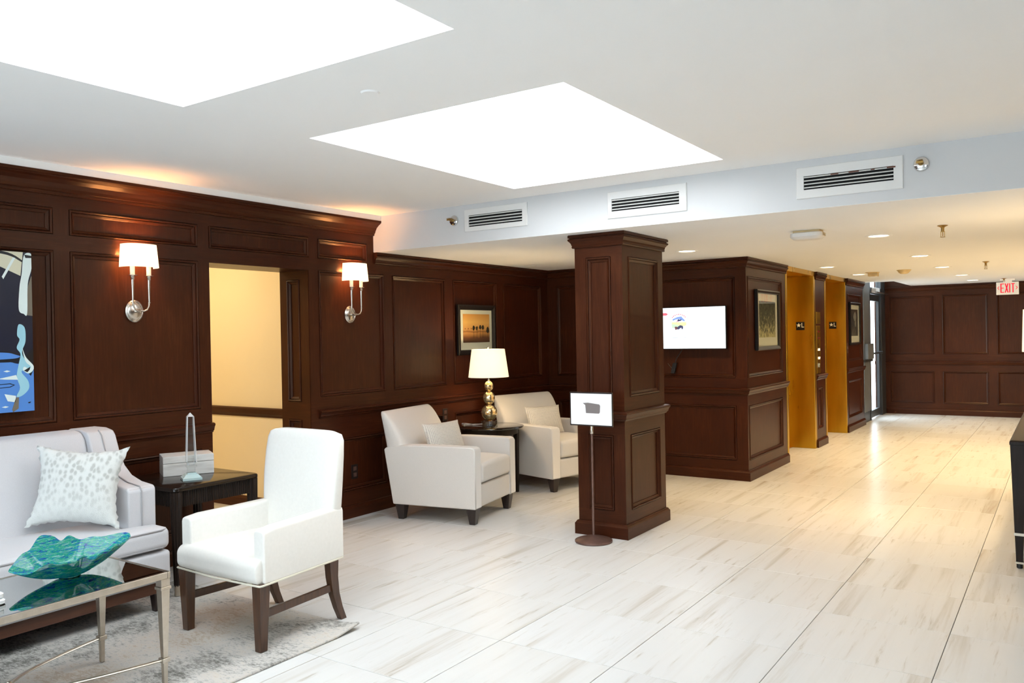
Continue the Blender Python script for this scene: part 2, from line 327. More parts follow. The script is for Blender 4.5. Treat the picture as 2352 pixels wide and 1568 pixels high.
# ------------------------------------------------------------------ panelling
class Wall:
    """A panelled face: s along the wall, z up, d out of the wall."""
    def __init__(s, o, P, D, N): s.o, s.P, s.D, s.N = o, Vector(P), Vector(D), Vector(N)
    def w(s, a, z, d): return tuple(s.P + s.D * a + s.N * d + Vector((0, 0, z)))
    def slab(s, mb, a0, a1, z0, z1, d0, d1, m0=0, m1=0):
        return mb.loft([[s.w(a0 - m0 * d, z, d) for z, d in ((z0, d0), (z1, d0), (z1, d1), (z0, d1))], [s.w(a1 + m1 * d, z, d) for z, d in ((z0, d0), (z1, d0), (z1, d1), (z0, d1))]])
    def wood(s): return WOODY if abs(s.D.y) > 0.5 else WOODX
    def run(s, name, prof, a0, a1, m0=0, m1=0, par=None):       # moulding; m: +1 outside mitre, -1 inside mitre
        mb = MB().loft([[s.w(a0 - m0 * d, z, d) for z, d in prof], [s.w(a1 + m1 * d, z, d) for z, d in prof]])
        return mb.build(name, s.wood(), par or s.o)
    def panel(s, a0, a1, z0, z1, par=None, depth=0.019):
        steps = [(0, 0), (0.0005, -0.010), (0.0035, -0.010), (0.0045, 0.004), (0.010, 0.0065), (0.016, 0.002), (0.0175, -0.008), (0.0205, -0.009), (0.022, -0.003), (0.034, -0.0105), (0.0375, -0.0135), (0.038, -depth)]
        R = [[s.w(a, z, d) for a, z in ((a0 + i, z0 + i), (a1 - i, z0 + i), (a1 - i, z1 - i), (a0 + i, z1 - i))] for i, d in steps]
        mb = MB().loft(R, False); n = len(mb.v); mb.f.append((n - 4, n - 3, n - 2, n - 1)); mb.m.append(0)
        return mb.build('panel', WOODV, par or s.o)
    def frame(s, a0, a1, z0, z1, rows, par=None, back=0.02, body=0.14, m0=0, m1=0):
        """rails and stiles around rows = [(za, zb, [(pa, pb), ...]), ...]"""
        zs = z0; par = par or s.o
        def rail_(za, zb): s.slab(MB(), a0, a1, za, zb, -back, 0, m0, m1).build('rail', s.wood(), par)
        def stile_(pa, pb, za, zb): s.slab(MB(), pa, pb, za, zb, -back, 0, m0 if pa == a0 else 0, m1 if pb == a1 else 0).build('stile', WOODV, par)
        for za, zb, ps in rows:
            if za > zs: rail_(zs, za)
            c = a0
            for pa, pb in ps:
                if pa > c: stile_(c, pa, za, zb)
                s.panel(pa, pb, za, zb, par); c = pb
            if a1 > c: stile_(c, a1, za, zb)
            zs = zb
        if z1 > zs: rail_(zs, z1)
        if body: s.slab(MB(), a0 + 0.03 * m0, a1 - 0.03 * m1, z0, z1, -body, -back).build('backing', WOODV, par or s.o)
CROWN_LOW = [(2.150, 0), (2.150, 0.013), (2.157, 0.017), (2.165, 0.014), (2.172, 0.017), (2.184, 0.020), (2.196, 0.028), (2.205, 0.037), (2.213, 0.039), (2.219, 0.035), (2.221, 0.029), (2.225, 0.029), (2.227, 0.038), (2.243, 0.038), (2.2478, 0.034), (2.2478, 0)]
CROWN_HIGH = [(2.390, 0), (2.390, 0.012), (2.402, 0.016), (2.408, 0.016), (2.412, 0.024), (2.430, 0.030), (2.455, 0.045), (2.475, 0.068), (2.486, 0.086), (2.490, 0.090), (2.494, 0.098), (2.512, 0.100), (2.512, 0)]
RAIL = [(0.862, 0), (0.862, 0.010), (0.872, 0.014), (0.878, 0.022), (0.890, 0.024), (0.905, 0.030), (0.912, 0.036), (0.922, 0.036), (0.928, 0.028), (0.932, 0.012), (0.932, 0)]
BASE = [(0, 0), (0, 0.024), (0.082, 0.024), (0.092, 0.016), (0.100, 0.012), (0.104, 0.006), (0.104, 0)]
UP, LOW, FRZ = (1.033, 2.060), (0.200, 0.755), (2.155, 2.315)

# left wall: a tall panelled stretch with a doorway, then the lower bay
wl = struct('wall_left', 'dark mahogany panelled left wall with crown moulding and open doorway', 'wall'); W = Wall(wl, (-4.985, 0, 0), (0, 1, 0), (1, 0, 0))
D0, D1, DT = 3.557, 4.466, 2.054
lft = [(REAR + 0.15 + 1.02 * i, REAR + 1.07 + 1.02 * i) for i in range(4)] + [(1.30, 2.490), (2.585, 3.468)]
lft[3] = (REAR + 0.15 + 3.06, 1.20)
nearrows = [(*LOW, lft), (*UP, lft)]
W.frame(REAR, D0, 0.0, 2.155, nearrows)
bayc = [(4.568, 5.329), (5.437, 6.190), (6.312, 7.056), (7.177, 7.935)]
W.frame(D1, 5.39, 0.0, 2.155, [(0.225, 0.672, [bayc[0]]), (*UP, [bayc[0]])])
W.frame(5.39, 8.08, 0.0, 2.155, [(*LOW, bayc[1:]), (*UP, bayc[1:])])
W.frame(REAR, 5.21, 2.155, 2.508, [(*FRZ, lft + [(3.557, 4.472), (4.567, 5.127)])])
MB().box(-5.125, -4.889, REAR, 5.21, 2.5125, 2.56).build('plaster_strip', CEIL, wl)
MB().box(-5.125, -4.985, D0, D1, DT, 2.155).build('door_head', WOODY, wl)
W.frame(5.21, 8.08, 2.155, 2.25, [])
W.run('crown_moulding', CROWN_HIGH, REAR, 5.21)
W.run('crown_moulding', CROWN_LOW, 5.215, 8.08, 0, -1)
W.run('chair_rail', RAIL, REAR, D0); W.run('chair_rail', RAIL, D1 + 0.08, 8.08, 0, -1)
W.run('baseboard', BASE, REAR, D0); W.run('baseboard', BASE, D1, 8.08, 0, -1)
# doorway lining and the yellow side hall beyond it
dl = struct('door_1', 'open doorway lined in dark wood in the left wall', 'doorway')
J = Wall(dl, (-4.985, D1 - 0.004, 0), (-1, 0, 0), (0, -1, 0))
J.frame(0.003, 0.338, 0, DT, [(0.15, 0.86, [(0.10, 0.26)]), (1.00, 1.985, [(0.10, 0.26)])], body=0.05)
MB().box(-5.323, -4.986, D0 - 0.05, D0, 0, DT).build('jamb', WOODV, dl)
MB().box(-5.323, -5.126, D0, D1, DT, DT + 0.10).build('head_lining', WOODY, dl)
hall = struct('wall_hall', 'warm yellow side hall wall seen through the doorway', 'wall')
HB = 4.72
MB().box(-7.6, -5.18, HB, HB + 0.1, 0, 2.6).build('plaster', HALLP, hall)
MB().box(-7.7, -7.6, 2.4, HB, 0, 2.6).build('plaster', HALLP, hall); MB().box(-7.7, -5.13, 2.3, 2.4, 0, 2.6).build('plaster', HALLP, hall)
MB().box(-5.32, -5.15, 2.4, D0 - 0.05, 0, 2.6).build('plaster', HALLP, hall); MB().box(-5.32, -5.15, D1 + 0.05, HB, 0, 2.6).build('plaster', HALLP, hall)
MB().box(-5.32, -5.15, D0 - 0.05, D1 + 0.05, DT + 0.1, 2.6).build('plaster', HALLP, hall)
MB().box(-7.7, -5.13, 2.3, HB + 0.1, 2.6, 2.66).build('hall_ceiling', CEIL, hall)
MB().box(-7.7, -5.0, 2.3, HB + 0.1, -0.06, 0.0).build('hall_floor', TILE, hall)
HW = Wall(hall, (-7.6, HB, 0), (1, 0, 0), (0, -1, 0))
HW.run('chair_rail', [(0.82, 0), (0.82, 0.008), (0.835, 0.012), (0.85, 0.022), (0.875, 0.028), (0.895, 0.03), (0.905, 0.018), (0.905, 0)], 0, 2.28)
HW.run('baseboard', BASE, 0, 2.28)
o = lamp('AREA', (-6.4, 3.7, 2.58), 19, (1.0, 0.77, 0.45), size=0.5)

# back wall of the bay, with the screen
wb = struct('wall_back', 'panelled wall behind the pillar carrying the wall screen', 'wall'); B = Wall(wb, (0, 8.08, 0), (1, 0, 0), (0, -1, 0))
bc = [(-4.86, -3.90), (-3.78, -2.765)]
B.frame(-4.985, -2.65, 0, 2.25, [(*LOW, bc), (*UP, bc)], m1=1)
B.run('crown_moulding', CROWN_LOW, -4.985, -2.65, -1, 1); B.run('chair_rail', RAIL, -4.985, -2.65, -1, 1); B.run('baseboard', BASE, -4.985, -2.65, -1, 1)

# lift wall
wi = struct('wall_inner', 'panelled corridor wall with two brass lift openings', 'wall'); I = Wall(wi, (-2.65, 0, 0), (0, 1, 0), (1, 0, 0))
E1, E2, IEND = (9.52, 10.70), (11.345, 12.505), 13.76
I.frame(8.08, E1[0] - 0.05, 0, 2.25, [(*LOW, [(8.12, 9.30)]), (*UP, [(8.12, 9.32)])], body=0.06, m0=1)
I.frame(E1[1] + 0.085, E2[0] - 0.05, 0, 2.25, [(0.225, 0.765, [(10.87, 11.13)])], body=0.06)
I.frame(E2[1] + 0.04, IEND, 0, 2.25, [(*LOW, [(12.66, 13.60)]), (1.033, 2.03, [(12.66, 13.60)])], body=0.06)
for a0, a1, m0, m1 in ((8.08, E1[0] - 0.05, 1, 0), (E1[1] + 0.085, E2[0] - 0.05, 0, 0), (E2[1] + 0.04, IEND, 0, 0)):
    I.run('crown_moulding', CROWN_LOW, a0, a1, m0, m1); I.run('chair_rail', RAIL, a0, a1, m0, m1); I.run('baseboard', BASE, a0, a1, m0, m1)
I.slab(MB(), IEND - 0.02, IEND, 0, 2.25, -0.2, 0).build('end_stile', WOODV, wi)
for k, (a, b) in enumerate((E1, E2)):
    d = struct('door_%d' % (k + 2), ('nearer' if k == 0 else 'farther') + ' brass lift doorway in the corridor wall', 'lift door')
    e = 0.085 if k == 0 else 0.04
    X0 = -2.65 - 0.34
    MB().box(X0, -2.645, a - 0.05, a, 0, 2.19).build('jamb', BRASS, d, bev=(0.004, 2))
    MB().box(X0, -2.645, b, b + e, 0, 2.19).build('jamb', BRASS, d, bev=(0.004, 2))
    MB().box(X0, -2.645, a - 0.05, b + e, 2.19, 2.25).build('header', BRASS, d, bev=(0.004, 2))
    mid = (a + b) / 2
    MB().box(X0 - 0.03, X0, a - 0.04, mid - 0.003, 0.0, 2.2).build('leaf', BRASS, d); MB().box(X0 - 0.03, X0, mid + 0.003, b + 0.03, 0.0, 2.2).build('leaf', BRASS, d)
    MB().box(X0, X0 + 0.05, a, b, -0.012, 0.002).build('sill', BRASS, d)

# far wall
wf = struct('wall_far', 'panelled wall closing the end of the corridor', 'wall'); F = Wall(wf, (0, 15.8, 0), (1, 0, 0), (0, -1, 0))
fc = [(-2.597, -1.897), (-1.768, -1.083), (-0.957, -0.27), (-0.14, 0.55), (0.68, 1.37), (1.5, 2.2), (2.32, 2.9)]
F.frame(-2.85, RIGHT, 0, 2.7, [(0.195, 0.755, fc), (1.045, 2.066, fc)])
F.run('crown_moulding', CROWN_LOW, -2.85, RIGHT); F.run('chair_rail', RAIL, -2.85, RIGHT); F.run('baseboard', BASE, -2.85, RIGHT)

# exit door at the corridor's end
gd = struct('door_4', 'glazed metal exit door letting daylight in at corridor end', 'door')
gx = -2.72
MB().box(gx - 0.04, gx + 0.05, 13.76, 13.80, 0, 2.6).build('mullion', GREYM, gd)
MB().box(gx - 0.04, gx + 0.05, 13.92, 14.40, 0.17, 2.6).build('mullion', GREYM, gd, bev=(0.004, 1))
MB().box(gx - 0.02, gx + 0.04, 13.80, 14.46, 0, 0.17).build('bottom_rail', DKMETAL, gd)
MB().box(gx - 0.04, gx + 0.05, 14.40, 14.46, 0, 2.6).build('frame_post', DKMETAL, gd)
MB().box(gx - 0.04, gx + 0.05, 15.42, 15.79, 0, 2.6).build('frame_post', DKMETAL, gd, bev=(0.01, 2))
MB().box(gx - 0.04, gx + 0.05, 14.46, 15.42, 2.10, 2.2).build('transom_bar', DKMETAL, gd)
lf = MB().box(gx - 0.025, gx + 0.02, 14.47, 14.53, 0.02, 2.09).box(gx - 0.025, gx + 0.02, 15.33, 15.41, 0.02, 2.09).box(gx - 0.025, gx + 0.02, 14.53, 15.33, 1.98, 2.09).box(gx - 0.025, gx + 0.02, 14.53, 15.33, 0.02, 0.14)
leaf = lf.build('leaf', DKMETAL, gd)
MB().box(gx - 0.004, gx + 0.002, 14.53, 15.33, 0.14, 1.98).build('pane', PANE, gd)
MB().box(gx - 0.004, gx + 0.002, 14.46, 15.42, 2.2, 2.6).build('pane', PANE, gd)
MB().box(gx - 0.004, gx + 0.002, 13.80, 13.92, 0.17, 2.6).build('pane', PANE, gd)
MB().tube([(gx + 0.07, 14.50, 1.10), (gx + 0.07, 15.38, 1.10)], 0.016, 8).build('push_bar', DKMETAL, gd)
MB().box(gx + 0.02, gx + 0.085, 14.5, 14.53, 1.08, 1.12).box(gx + 0.02, gx + 0.085, 15.33, 15.36, 1.08, 1.12).build('push_bar_bracket', DKMETAL, gd)
cl = MB().box(gx + 0.05, gx + 0.13, 14.55, 14.86, 2.11, 2.19).build('door_closer', WPLAST, gd, bev=(0.012, 3))
MB().box(gx + 0.13, gx + 0.15, 14.47, 15.5, 2.10, 2.12).build('closer_arm', NICKEL, cl)
MB().box(gx + 0.05, gx + 0.11, 13.93, 14.38, 1.02, 1.27).build('lock_box', GREYM, gd, bev=(0.006, 2))
MB().box(gx + 0.05, gx + 0.09, 13.82, 14.40, 0.98, 1.02).build('push_bar', DKMETAL, gd)
MB().box(-4.2, gx - 0.04, 13.7, 16.4, -0.1, -0.02).build('pavement', mat('outside_paving', (0.55, 0.56, 0.58), rough=0.9), gd)

# ------------------------------------------------------------------ ceilings
ce = struct('ceiling', 'smooth white lobby ceiling with square daylight openings')
CZ, SX0, SX1 = 2.555, -3.270, -1.725
SKYL = [(2.955, 4.870), (0.305, 2.217)]
mb = MB().box(-5.13, SX0, REAR, 5.21, CZ, CZ + 0.12).box(SX1, RIGHT, REAR, 5.21, CZ, CZ + 0.12); yy = REAR
for a, b in sorted(SKYL): mb.box(SX0, SX1, yy, a, CZ, CZ + 0.12); yy = b
mb.box(SX0, SX1, yy, 5.21, CZ, CZ + 0.12).build('ceiling_board', CEIL, ce)
MB().lathe([(0.0, -0.006), (0.036, -0.006), (0.042, 0)], 24, (-2.459, 2.569, CZ)).build('cover_disc', CEIL, ce, 40)
for k, (a, b) in enumerate(SKYL):
    w = struct('window_%d' % (k + 1), ['farther square luminous skylight in the white ceiling', 'nearer square luminous skylight cut by the frame', 'square luminous skylight behind the camera'][k], 'skylight')
    MB().box(SX0 - 0.05, SX1 + 0.05, a - 0.05, b + 0.05, CZ + 0.30, CZ + 0.31).build('diffuser', SKYM, w)
    for q in ((SX0 - 0.05, SX0, a, b), (SX1, SX1 + 0.05, a, b), (SX0 - 0.05, SX1 + 0.05, a - 0.05, a), (SX0 - 0.05, SX1 + 0.05, b, b + 0.05)): MB().box(*q, CZ + 0.12, CZ + 0.30).build('well_side', WELL, w)
bk = struct('wall_bulkhead', 'white bulkhead face carrying the air vents', 'wall')
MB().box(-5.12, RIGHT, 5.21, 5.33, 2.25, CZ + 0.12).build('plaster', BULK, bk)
cl = struct('ceiling_low', 'lower cream-lit ceiling over the bay and corridor', 'ceiling')
HX0, HX1, HY0, HY1 = -4.93, -4.689, 7.39, 8.003
MB().box(-5.12, RIGHT, 5.2105, 14.0, 2.2488, 2.37).box(-2.233, RIGHT, 14.0, 15.95, 2.25, 2.37).build('ceiling_board', CEIL, cl)
MB().box(HX0, HX1, HY0, HY1, 2.245, 2.249).build('access_hatch', CEIL, cl, bev=(0.002, 1))
MB().box(-2.9, -2.1, 14.0, 15.95, 2.62, 2.7).box(-2.24, -2.233, 14.0, 15.8, 2.25, 2.62).box(-2.9, -2.233, 13.99, 14.0, 2.25, 2.62).build('recess', CEIL, cl)

# rest of the room, out of the picture
wr = struct('wall_right', 'right-hand wall out of the picture, dark wood then cream', 'wall'); MB().box(RIGHT, RIGHT + 0.12, REAR, 5.21, 0, 2.2).build('wood_lining', WOODV, wr); MB().box(RIGHT, RIGHT + 0.12, REAR, 5.21, 2.2, 2.67).build('plaster', WHITE, wr)
MB().box(RIGHT, RIGHT + 0.12, 5.21, 15.95, 0, 2.4).build('plaster', WARMWALL, wr)
wz = struct('wall_rear', 'rear wall with wide windows behind the camera', 'wall')
WIN = [(-4.7, -0.7), (1.4, 2.6)]
mb = MB(); x = -5.12
for a, b in WIN: mb.box(x, a, REAR - 0.12, REAR, 0, 2.67); mb.box(a, b, REAR - 0.12, REAR, 0, 0.6).box(a, b, REAR - 0.12, REAR, 2.3, 2.67); x = b
mb.box(x, RIGHT + 0.12, REAR - 0.12, REAR, 0, 2.67).build('plaster', WHITE, wz)
for k, (a, b) in enumerate(WIN):
    w = struct('window_%d' % (k + 4), 'wide street window behind the camera, ' + ('narrower' if k == 0 else 'wider') + ' of the two', 'window')
    f = MB()
    n = 3 if k == 0 else 4
    for i in range(n + 1): q = a + (b - a) * i / n; f.box(max(a, q - 0.025), min(b, q + 0.025), REAR - 0.09, REAR - 0.03, 0.6, 2.3)
    f.box(a, b, REAR - 0.09, REAR - 0.03, 0.6, 0.65).box(a, b, REAR - 0.09, REAR - 0.03, 2.25, 2.3).build('frame', DKMETAL, w)
    for i in range(n): MB().box(a + (b - a) * i / n + 0.02, a + (b - a) * (i + 1) / n - 0.02, REAR - 0.064, REAR - 0.058, 0.64, 2.26).build('pane', PANE, w)

# ------------------------------------------------------------------ pillar
co = struct('column', 'free-standing square pillar panelled in dark mahogany', 'pillar')
CX0, CX1, CY0, CY1 = -3.065, -2.670, 5.370, 6.085
MB().box(CX0 + 0.02, CX1 - 0.02, CY0 + 0.02, CY1 - 0.02, 0, 2.25).build('core', WOODV, co)
for P, D, N, L_ in (((CX0, CY0, 0), (1, 0, 0), (0, -1, 0), CX1 - CX0), ((CX1, CY0, 0), (0, 1, 0), (1, 0, 0), CY1 - CY0), ((CX1, CY1, 0), (-1, 0, 0), (0, 1, 0), CX1 - CX0), ((CX0, CY1, 0), (0, -1, 0), (-1, 0, 0), CY1 - CY0)):
    w = Wall(co, P, D, N); e = 0.093
    w.frame(0, L_, 0, 2.25, [(0.195, 0.757, [(e, L_ - e)]), (1.033, 2.073, [(e, L_ - e)])], body=0, m0=1, m1=1)
    for nm, pf in (('crown_moulding', CROWN_LOW), ('chair_rail', RAIL), ('baseboard', BASE)): w.run(nm, pf, 0, L_, 1, 1)

# ------------------------------------------------------------------ sofa
rug = softbox(-4.62, -3.035, -0.6, 3.02, 0.0, 0.012, 0.005, fn=lambda p: (p.x, p.y, max(0.0005, p.z + (0.028 * max(0, 1 - math.hypot(p.x + 3.035, p.y - 3.02) / 0.22) ** 2))), n=24, k=2)
RUGM = mat('distressed_rug', rough=0.95, spec=0.1); N, L, b = nt(RUGM)
v = coords(N, L, 'world', (1, 1, 1)); na = noise(N, L, v, 2.3, 6, 0.62); v2 = coords(N, L, 'world', (1, 2.2, 1)); nb = noise(N, L, v2, 34, 9, 0.74)
ad = node(N, 'ShaderNodeMath', operation='MULTIPLY_ADD'); L.new(nb.outputs['Fac'], ad.inputs[0]); ad.inputs[1].default_value = 0.9; L.new(na.outputs['Fac'], ad.inputs[2])
r = ramp(N, [(0.375, (0.16, 0.155, 0.14)), (0.425, (0.32, 0.31, 0.285)), (0.475, (0.49, 0.47, 0.44)), (0.525, (0.53, 0.495, 0.44)), (0.575, (0.43, 0.36, 0.29))]); hf = node(N, 'ShaderNodeMath', operation='MULTIPLY'); hf.inputs[1].default_value = 0.5; L.new(ad.outputs[0], hf.inputs[0]); L.new(hf.outputs[0], r.inputs[0]); L.new(r.outputs[0], b.inputs['Base Color'])
bump(N, L, b, nb.outputs['Fac'], 0.5, 0.004)
tag(rug.build('rug', RUGM, None, 60), 'distressed grey and beige rug with a curled corner under the chair', 'rug')
RZ = 0.0135
so = thing('sofa', 'pale grey upholstered sofa with sloped arms on a brown wood plinth', 'sofa', (-4.52, 1.55, RZ))
def sx(x): return x + 4.52
SL = 1.12                                          # half length
softbox(sx(-4.90), sx(-4.135), -SL, SL, 0.165, 0.335, 0.022, n=10).build('seat_base', SOFAF, so, 60)
MB().box(sx(-4.88), sx(-4.165), -SL + 0.03, SL - 0.03, 0.100, 0.166).build('plinth', PLINTH, so, bev=(0.004, 2))
cush = softbox(sx(-4.72), sx(-4.125), -SL + 0.005, SL - 0.005, 0.345, 0.462, 0.035, crown=0.03, n=12, fn=lambda p: (p.x, p.y if p.x > sx(-4.28) else p.y * (SL - 0.165) / SL, p.z)).build('seat_cushion', SOFAF, so, 60)
for z in (0.452, 0.357):
    pts = [(sx(-4.262), SL - 0.012, z), (sx(-4.17), SL - 0.010, z), (sx(-4.142), SL - 0.028, z)] + [(sx(-4.128) , y, z + 0.004 * (1 - (y / SL) ** 2)) for y in (SL - 0.06, 0.7, 0.3, 0, -0.3, -0.7, -SL + 0.06)] + [(sx(-4.142), -SL + 0.028, z), (sx(-4.262), -SL + 0.012, z)]
    MB().tube(pts, 0.0042, 6).build('welt', PIPEF, cush, 60)
def arm_poly(): 
    return [(sx(-4.905), 0.17), (sx(-4.29), 0.17), (sx(-4.272), 0.20), (sx(-4.270), 0.665), (sx(-4.285), 0.683), (sx(-4.40), 0.694), (sx(-4.50), 0.722), (sx(-4.575), 0.775), (sx(-4.625), 0.85), (sx(-4.665), 0.945), (sx(-4.69), 0.972), (sx(-4.76), 0.985), (sx(-4.88), 0.985), (sx(-4.925), 0.97), (sx(-4.94), 0.93)]
for s in (1, -1):
    y0, y1 = (SL - 0.165, SL) if s > 0 else (-SL, -SL + 0.165)
    am = MB().prism(arm_poly(), y0, y1).build('arm', SOFAF, so, bev=(0.016, 3))
    yi = SL - 0.163 if s > 0 else -SL + 0.163
    yo = yi + s * 0.075
    MB().tube([(sx(-4.266), yo, 0.46), (sx(-4.266), yo, 0.66), (sx(-4.285), yo, 0.687), (sx(-4.40), yo, 0.698), (sx(-4.50), yo, 0.727), (sx(-4.575), yo, 0.78), (sx(-4.625), yo, 0.855), (sx(-4.665), yo, 0.95), (sx(-4.70), yo, 0.979)], 0.0035, 6).build('welt', PIPEF, am, 60)
bk_ = [(sx(-4.90), 0.20), (sx(-4.50), 0.20), (sx(-4.555), 0.45), (sx(-4.635), 0.75), (sx(-4.69), 0.935), (sx(-4.73), 0.975), (sx(-4.80), 0.985), (sx(-4.90), 0.98), (sx(-4.935), 0.95)]
MB().prism(bk_, -SL + 0.165, SL - 0.165).build('backrest', SOFAF, so, bev=(0.02, 3))
for x in (-4.19, -4.84):
    for y in (-SL + 0.06, 0.0, SL - 0.06): MB().taper((sx(x), y, 0), (0.018, 0.018), (sx(x), y, 0.10), (0.026, 0.026)).build('leg', DKLEG, so, bev=(0.003, 1))
# spotted fur cushion
FURM = mat('spotted_fur', rough=0.95, spec=0.1, sheen=0.6); N, L, b = nt(FURM)
v = coords(N, L, 'object', (1, 1, 1.0)); vo = node(N, 'ShaderNodeTexVoronoi'); vo.inputs['Scale'].default_value = 36; vo.inputs['Randomness'].default_value = 0.85
nz = noise(N, L, v, 9, 3); mxv = node(N, 'ShaderNodeVectorMath', operation='MULTIPLY_ADD'); L.new(nz.outputs['Color'], mxv.inputs[0]); mxv.inputs[1].default_value = (0.03, 0.03, 0.03); L.new(v, mxv.inputs[2])
mpv = N.new('ShaderNodeMapping'); mpv.inputs['Scale'].default_value = (1.25, 0.3, 0.80); L.new(mxv.outputs[0], mpv.inputs[0]); L.new(mpv.outputs[0], vo.inputs['Vector'])
r = ramp(N, [(0.30, (0.50, 0.505, 0.475)), (0.46, (0.66, 0.67, 0.64)), (0.62, (0.72, 0.73, 0.70))]); L.new(vo.outputs['Distance'], r.inputs[0])
big = noise(N, L, v, 4, 2); rb = ramp(N, [(0.4, (0, 0, 0)), (0.62, (1, 1, 1))]); L.new(big.outputs['Fac'], rb.inputs[0])
sep = N.new('ShaderNodeSeparateXYZ'); L.new(v, sep.inputs[0]); mr = node(N, 'ShaderNodeMapRange'); mr.inputs[1].default_value = -0.16; mr.inputs[2].default_value = 0.04; mr.inputs[3].default_value = 0.85; mr.inputs[4].default_value = 0.0; L.new(sep.outputs['Z'], mr.inputs[0])
mx = N.new('ShaderNodeMixRGB'); mx.inputs[2].default_value = (0.71, 0.73, 0.70, 1); L.new(mr.outputs[0], mx.inputs[0]); L.new(r.outputs[0], mx.inputs[1]); L.new(mx.outputs[0], b.inputs['Base Color'])
fn = noise(N, L, v, 180, 4, 0.7); bump(N, L, b, fn.outputs['Fac'], 0.8, 0.006)
pil = pillow(0.46, 0.44, 0.16, 30, 0.17, fur=0.003, edge=0.006)
def pose(o, loc, az, tilt, roll=0.0): o.matrix_world = Matrix.Translation(loc) @ Matrix.Rotation(az, 4, 'Z') @ Matrix.Rotation(tilt, 4, 'X') @ Matrix.Rotation(roll, 4, 'Y')
fp = tag(pil.build('throw_pillow', FURM, None, 70), 'square furry off-white pillow with grey spots leaning on the sofa', 'pillow')
pose(fp, (-4.418, 2.312, 0.730), math.radians(50), math.radians(-15), math.radians(5))

# ------------------------------------------------------------------ end table with box and obelisk
st = thing('end_table', 'dark espresso end table with fluted apron between sofa and doorway', 'table', (-4.615, 3.10, 0))
TW, TD = 0.325, 0.305
def rrect(hx, hy, r, n=5):
    out = []
    for cx, cy, a0 in ((hx - r, hy - r, 0), (-hx + r, hy - r, 90), (-hx + r, -hy + r, 180), (hx - r, -hy + r, 270)):
        out += [(cx + r * math.cos(math.radians(a0 + 90 * i / n)), cy + r * math.sin(math.radians(a0 + 90 * i / n))) for i in range(n + 1)]
    return out
MB().loft([[(x, y, z) for x, y in rrect(TW - i, TD - i, 0.035)] for z, i in ((0.622, 0.006), (0.626, 0.0), (0.640, 0.0), (0.647, 0.003), (0.650, 0.009))]).build('tabletop', LACQ, st, 35)
ap = MB().box(-TW + 0.03, TW - 0.03, -TD + 0.03, TD - 0.03, 0.53, 0.622).build('apron', BLACKW, st)
fl = MB()
for i in range(34):
    t = -TD + 0.055 + i * (2 * TD - 0.11) / 33
    for sgn in (1, -1): fl.lathe([(0.0075, 0.53), (0.0075, 0.622)], 8, (sgn * (TW - 0.032), t, 0), True)
for i in range(36):
    t = -TW + 0.055 + i * (2 * TW - 0.11) / 35
    for sgn in (1, -1): fl.lathe([(0.0075, 0.53), (0.0075, 0.622)], 8, (t, sgn * (TD - 0.032), 0), True)
tag(fl.build('reeding', BLACKW, ap, 50), kind='stuff')
for a in (1, -1):
    for c in (1, -1):
        x, y = a * (TW - 0.035), c * (TD - 0.035)
        prof = [(0.016, 0.07), (0.019, 0.07), (0.030, 0.50), (0.032, 0.622)]; n = 40; z0 = RZ if (a > 0 and c < 0) else 0.0
        lg = MB().loft([[(x + (r + (0.0025 if j % 4 < 2 else -0.002)) * math.cos(2 * PI * j / n), y + (r + (0.0025 if j % 4 < 2 else -0.002)) * math.sin(2 * PI * j / n), z) for j in range(n)] for r, z in prof]).build('leg', BLACKW, st, 50)
        MB().lathe([(0.015, z0), (0.0185, z0 + 0.002), (0.020, 0.075), (0.012, 0.076)], 20, (x, y, 0), True).build('ferrule', CHAMP, lg, 40)
BOXM = noisy(mat('whitewashed_veneer', rough=0.5), [(0.3, (0.52, 0.50, 0.47)), (0.5, (0.68, 0.67, 0.64)), (0.7, (0.74, 0.735, 0.72))], (1.2, 9, 9), 5, 'object', 6)
ba = math.atan2(0.275, 0.137)
bx_ = thing('keepsake_box', 'whitewashed lidded box standing behind the crystal obelisk', 'box', (-4.732, 3.178, 0.65), ba)
MB().box(-0.153, 0.153, -0.10, 0.10, 0, 0.080).build('body', BOXM, bx_, bev=(0.003, 2)); MB().box(-0.153, 0.153, -0.10, 0.10, 0.082, 0.126).build('lid', BOXM, bx_, bev=(0.003, 2))
ob = thing('obelisk', 'clear crystal obelisk on a stepped glass base on the end table', 'obelisk', (-4.488, 3.045, 0.65), ba)
def sq(mb, prof): return mb.loft([[(-h, -h, z), (h, -h, z), (h, h, z), (-h, h, z)] for h, z in prof])
GLB = mat('aqua_glass_base', (0.70, 0.90, 0.89), rough=0.04, trans=0.35, ior=1.4)
sq(MB(), [(0.056, 0), (0.056, 0.014), (0.052, 0.016), (0.036, 0.034), (0.026, 0.036), (0.026, 0.042)]).build('base', GLB, ob)
sq(MB(), [(0.022, 0.042), (0.022, 0.074), (0.031, 0.078), (0.031, 0.088), (0.024, 0.090)]).build('pedestal', CRYST, ob)
mb = MB(); R8 = []
for h, z in ((0.024, 0.090), (0.024, 0.104), (0.0315, 0.106), (0.0215, 0.388), (0.0012, 0.412)):
    c = min(0.0065, h * 0.6); R8.append([(-h + c, -h, z), (h - c, -h, z), (h, -h + c, z), (h, h - c, z), (h - c, h, z), (-h + c, h, z), (-h, h - c, z), (-h, -h + c, z)])
mb.loft(R8); mb.m = [1 if (k % 8) in (1, 3, 5, 7) or k >= 24 else 0 for k in range(len(mb.f))]
mb.build('shaft', [CRYST, mat('crystal_edge_glint', (0.86, 0.88, 0.89), rough=0.1, trans=0.45, ior=1.3)], ob)  # edge and tip faces paler: bright refraction put into their colour

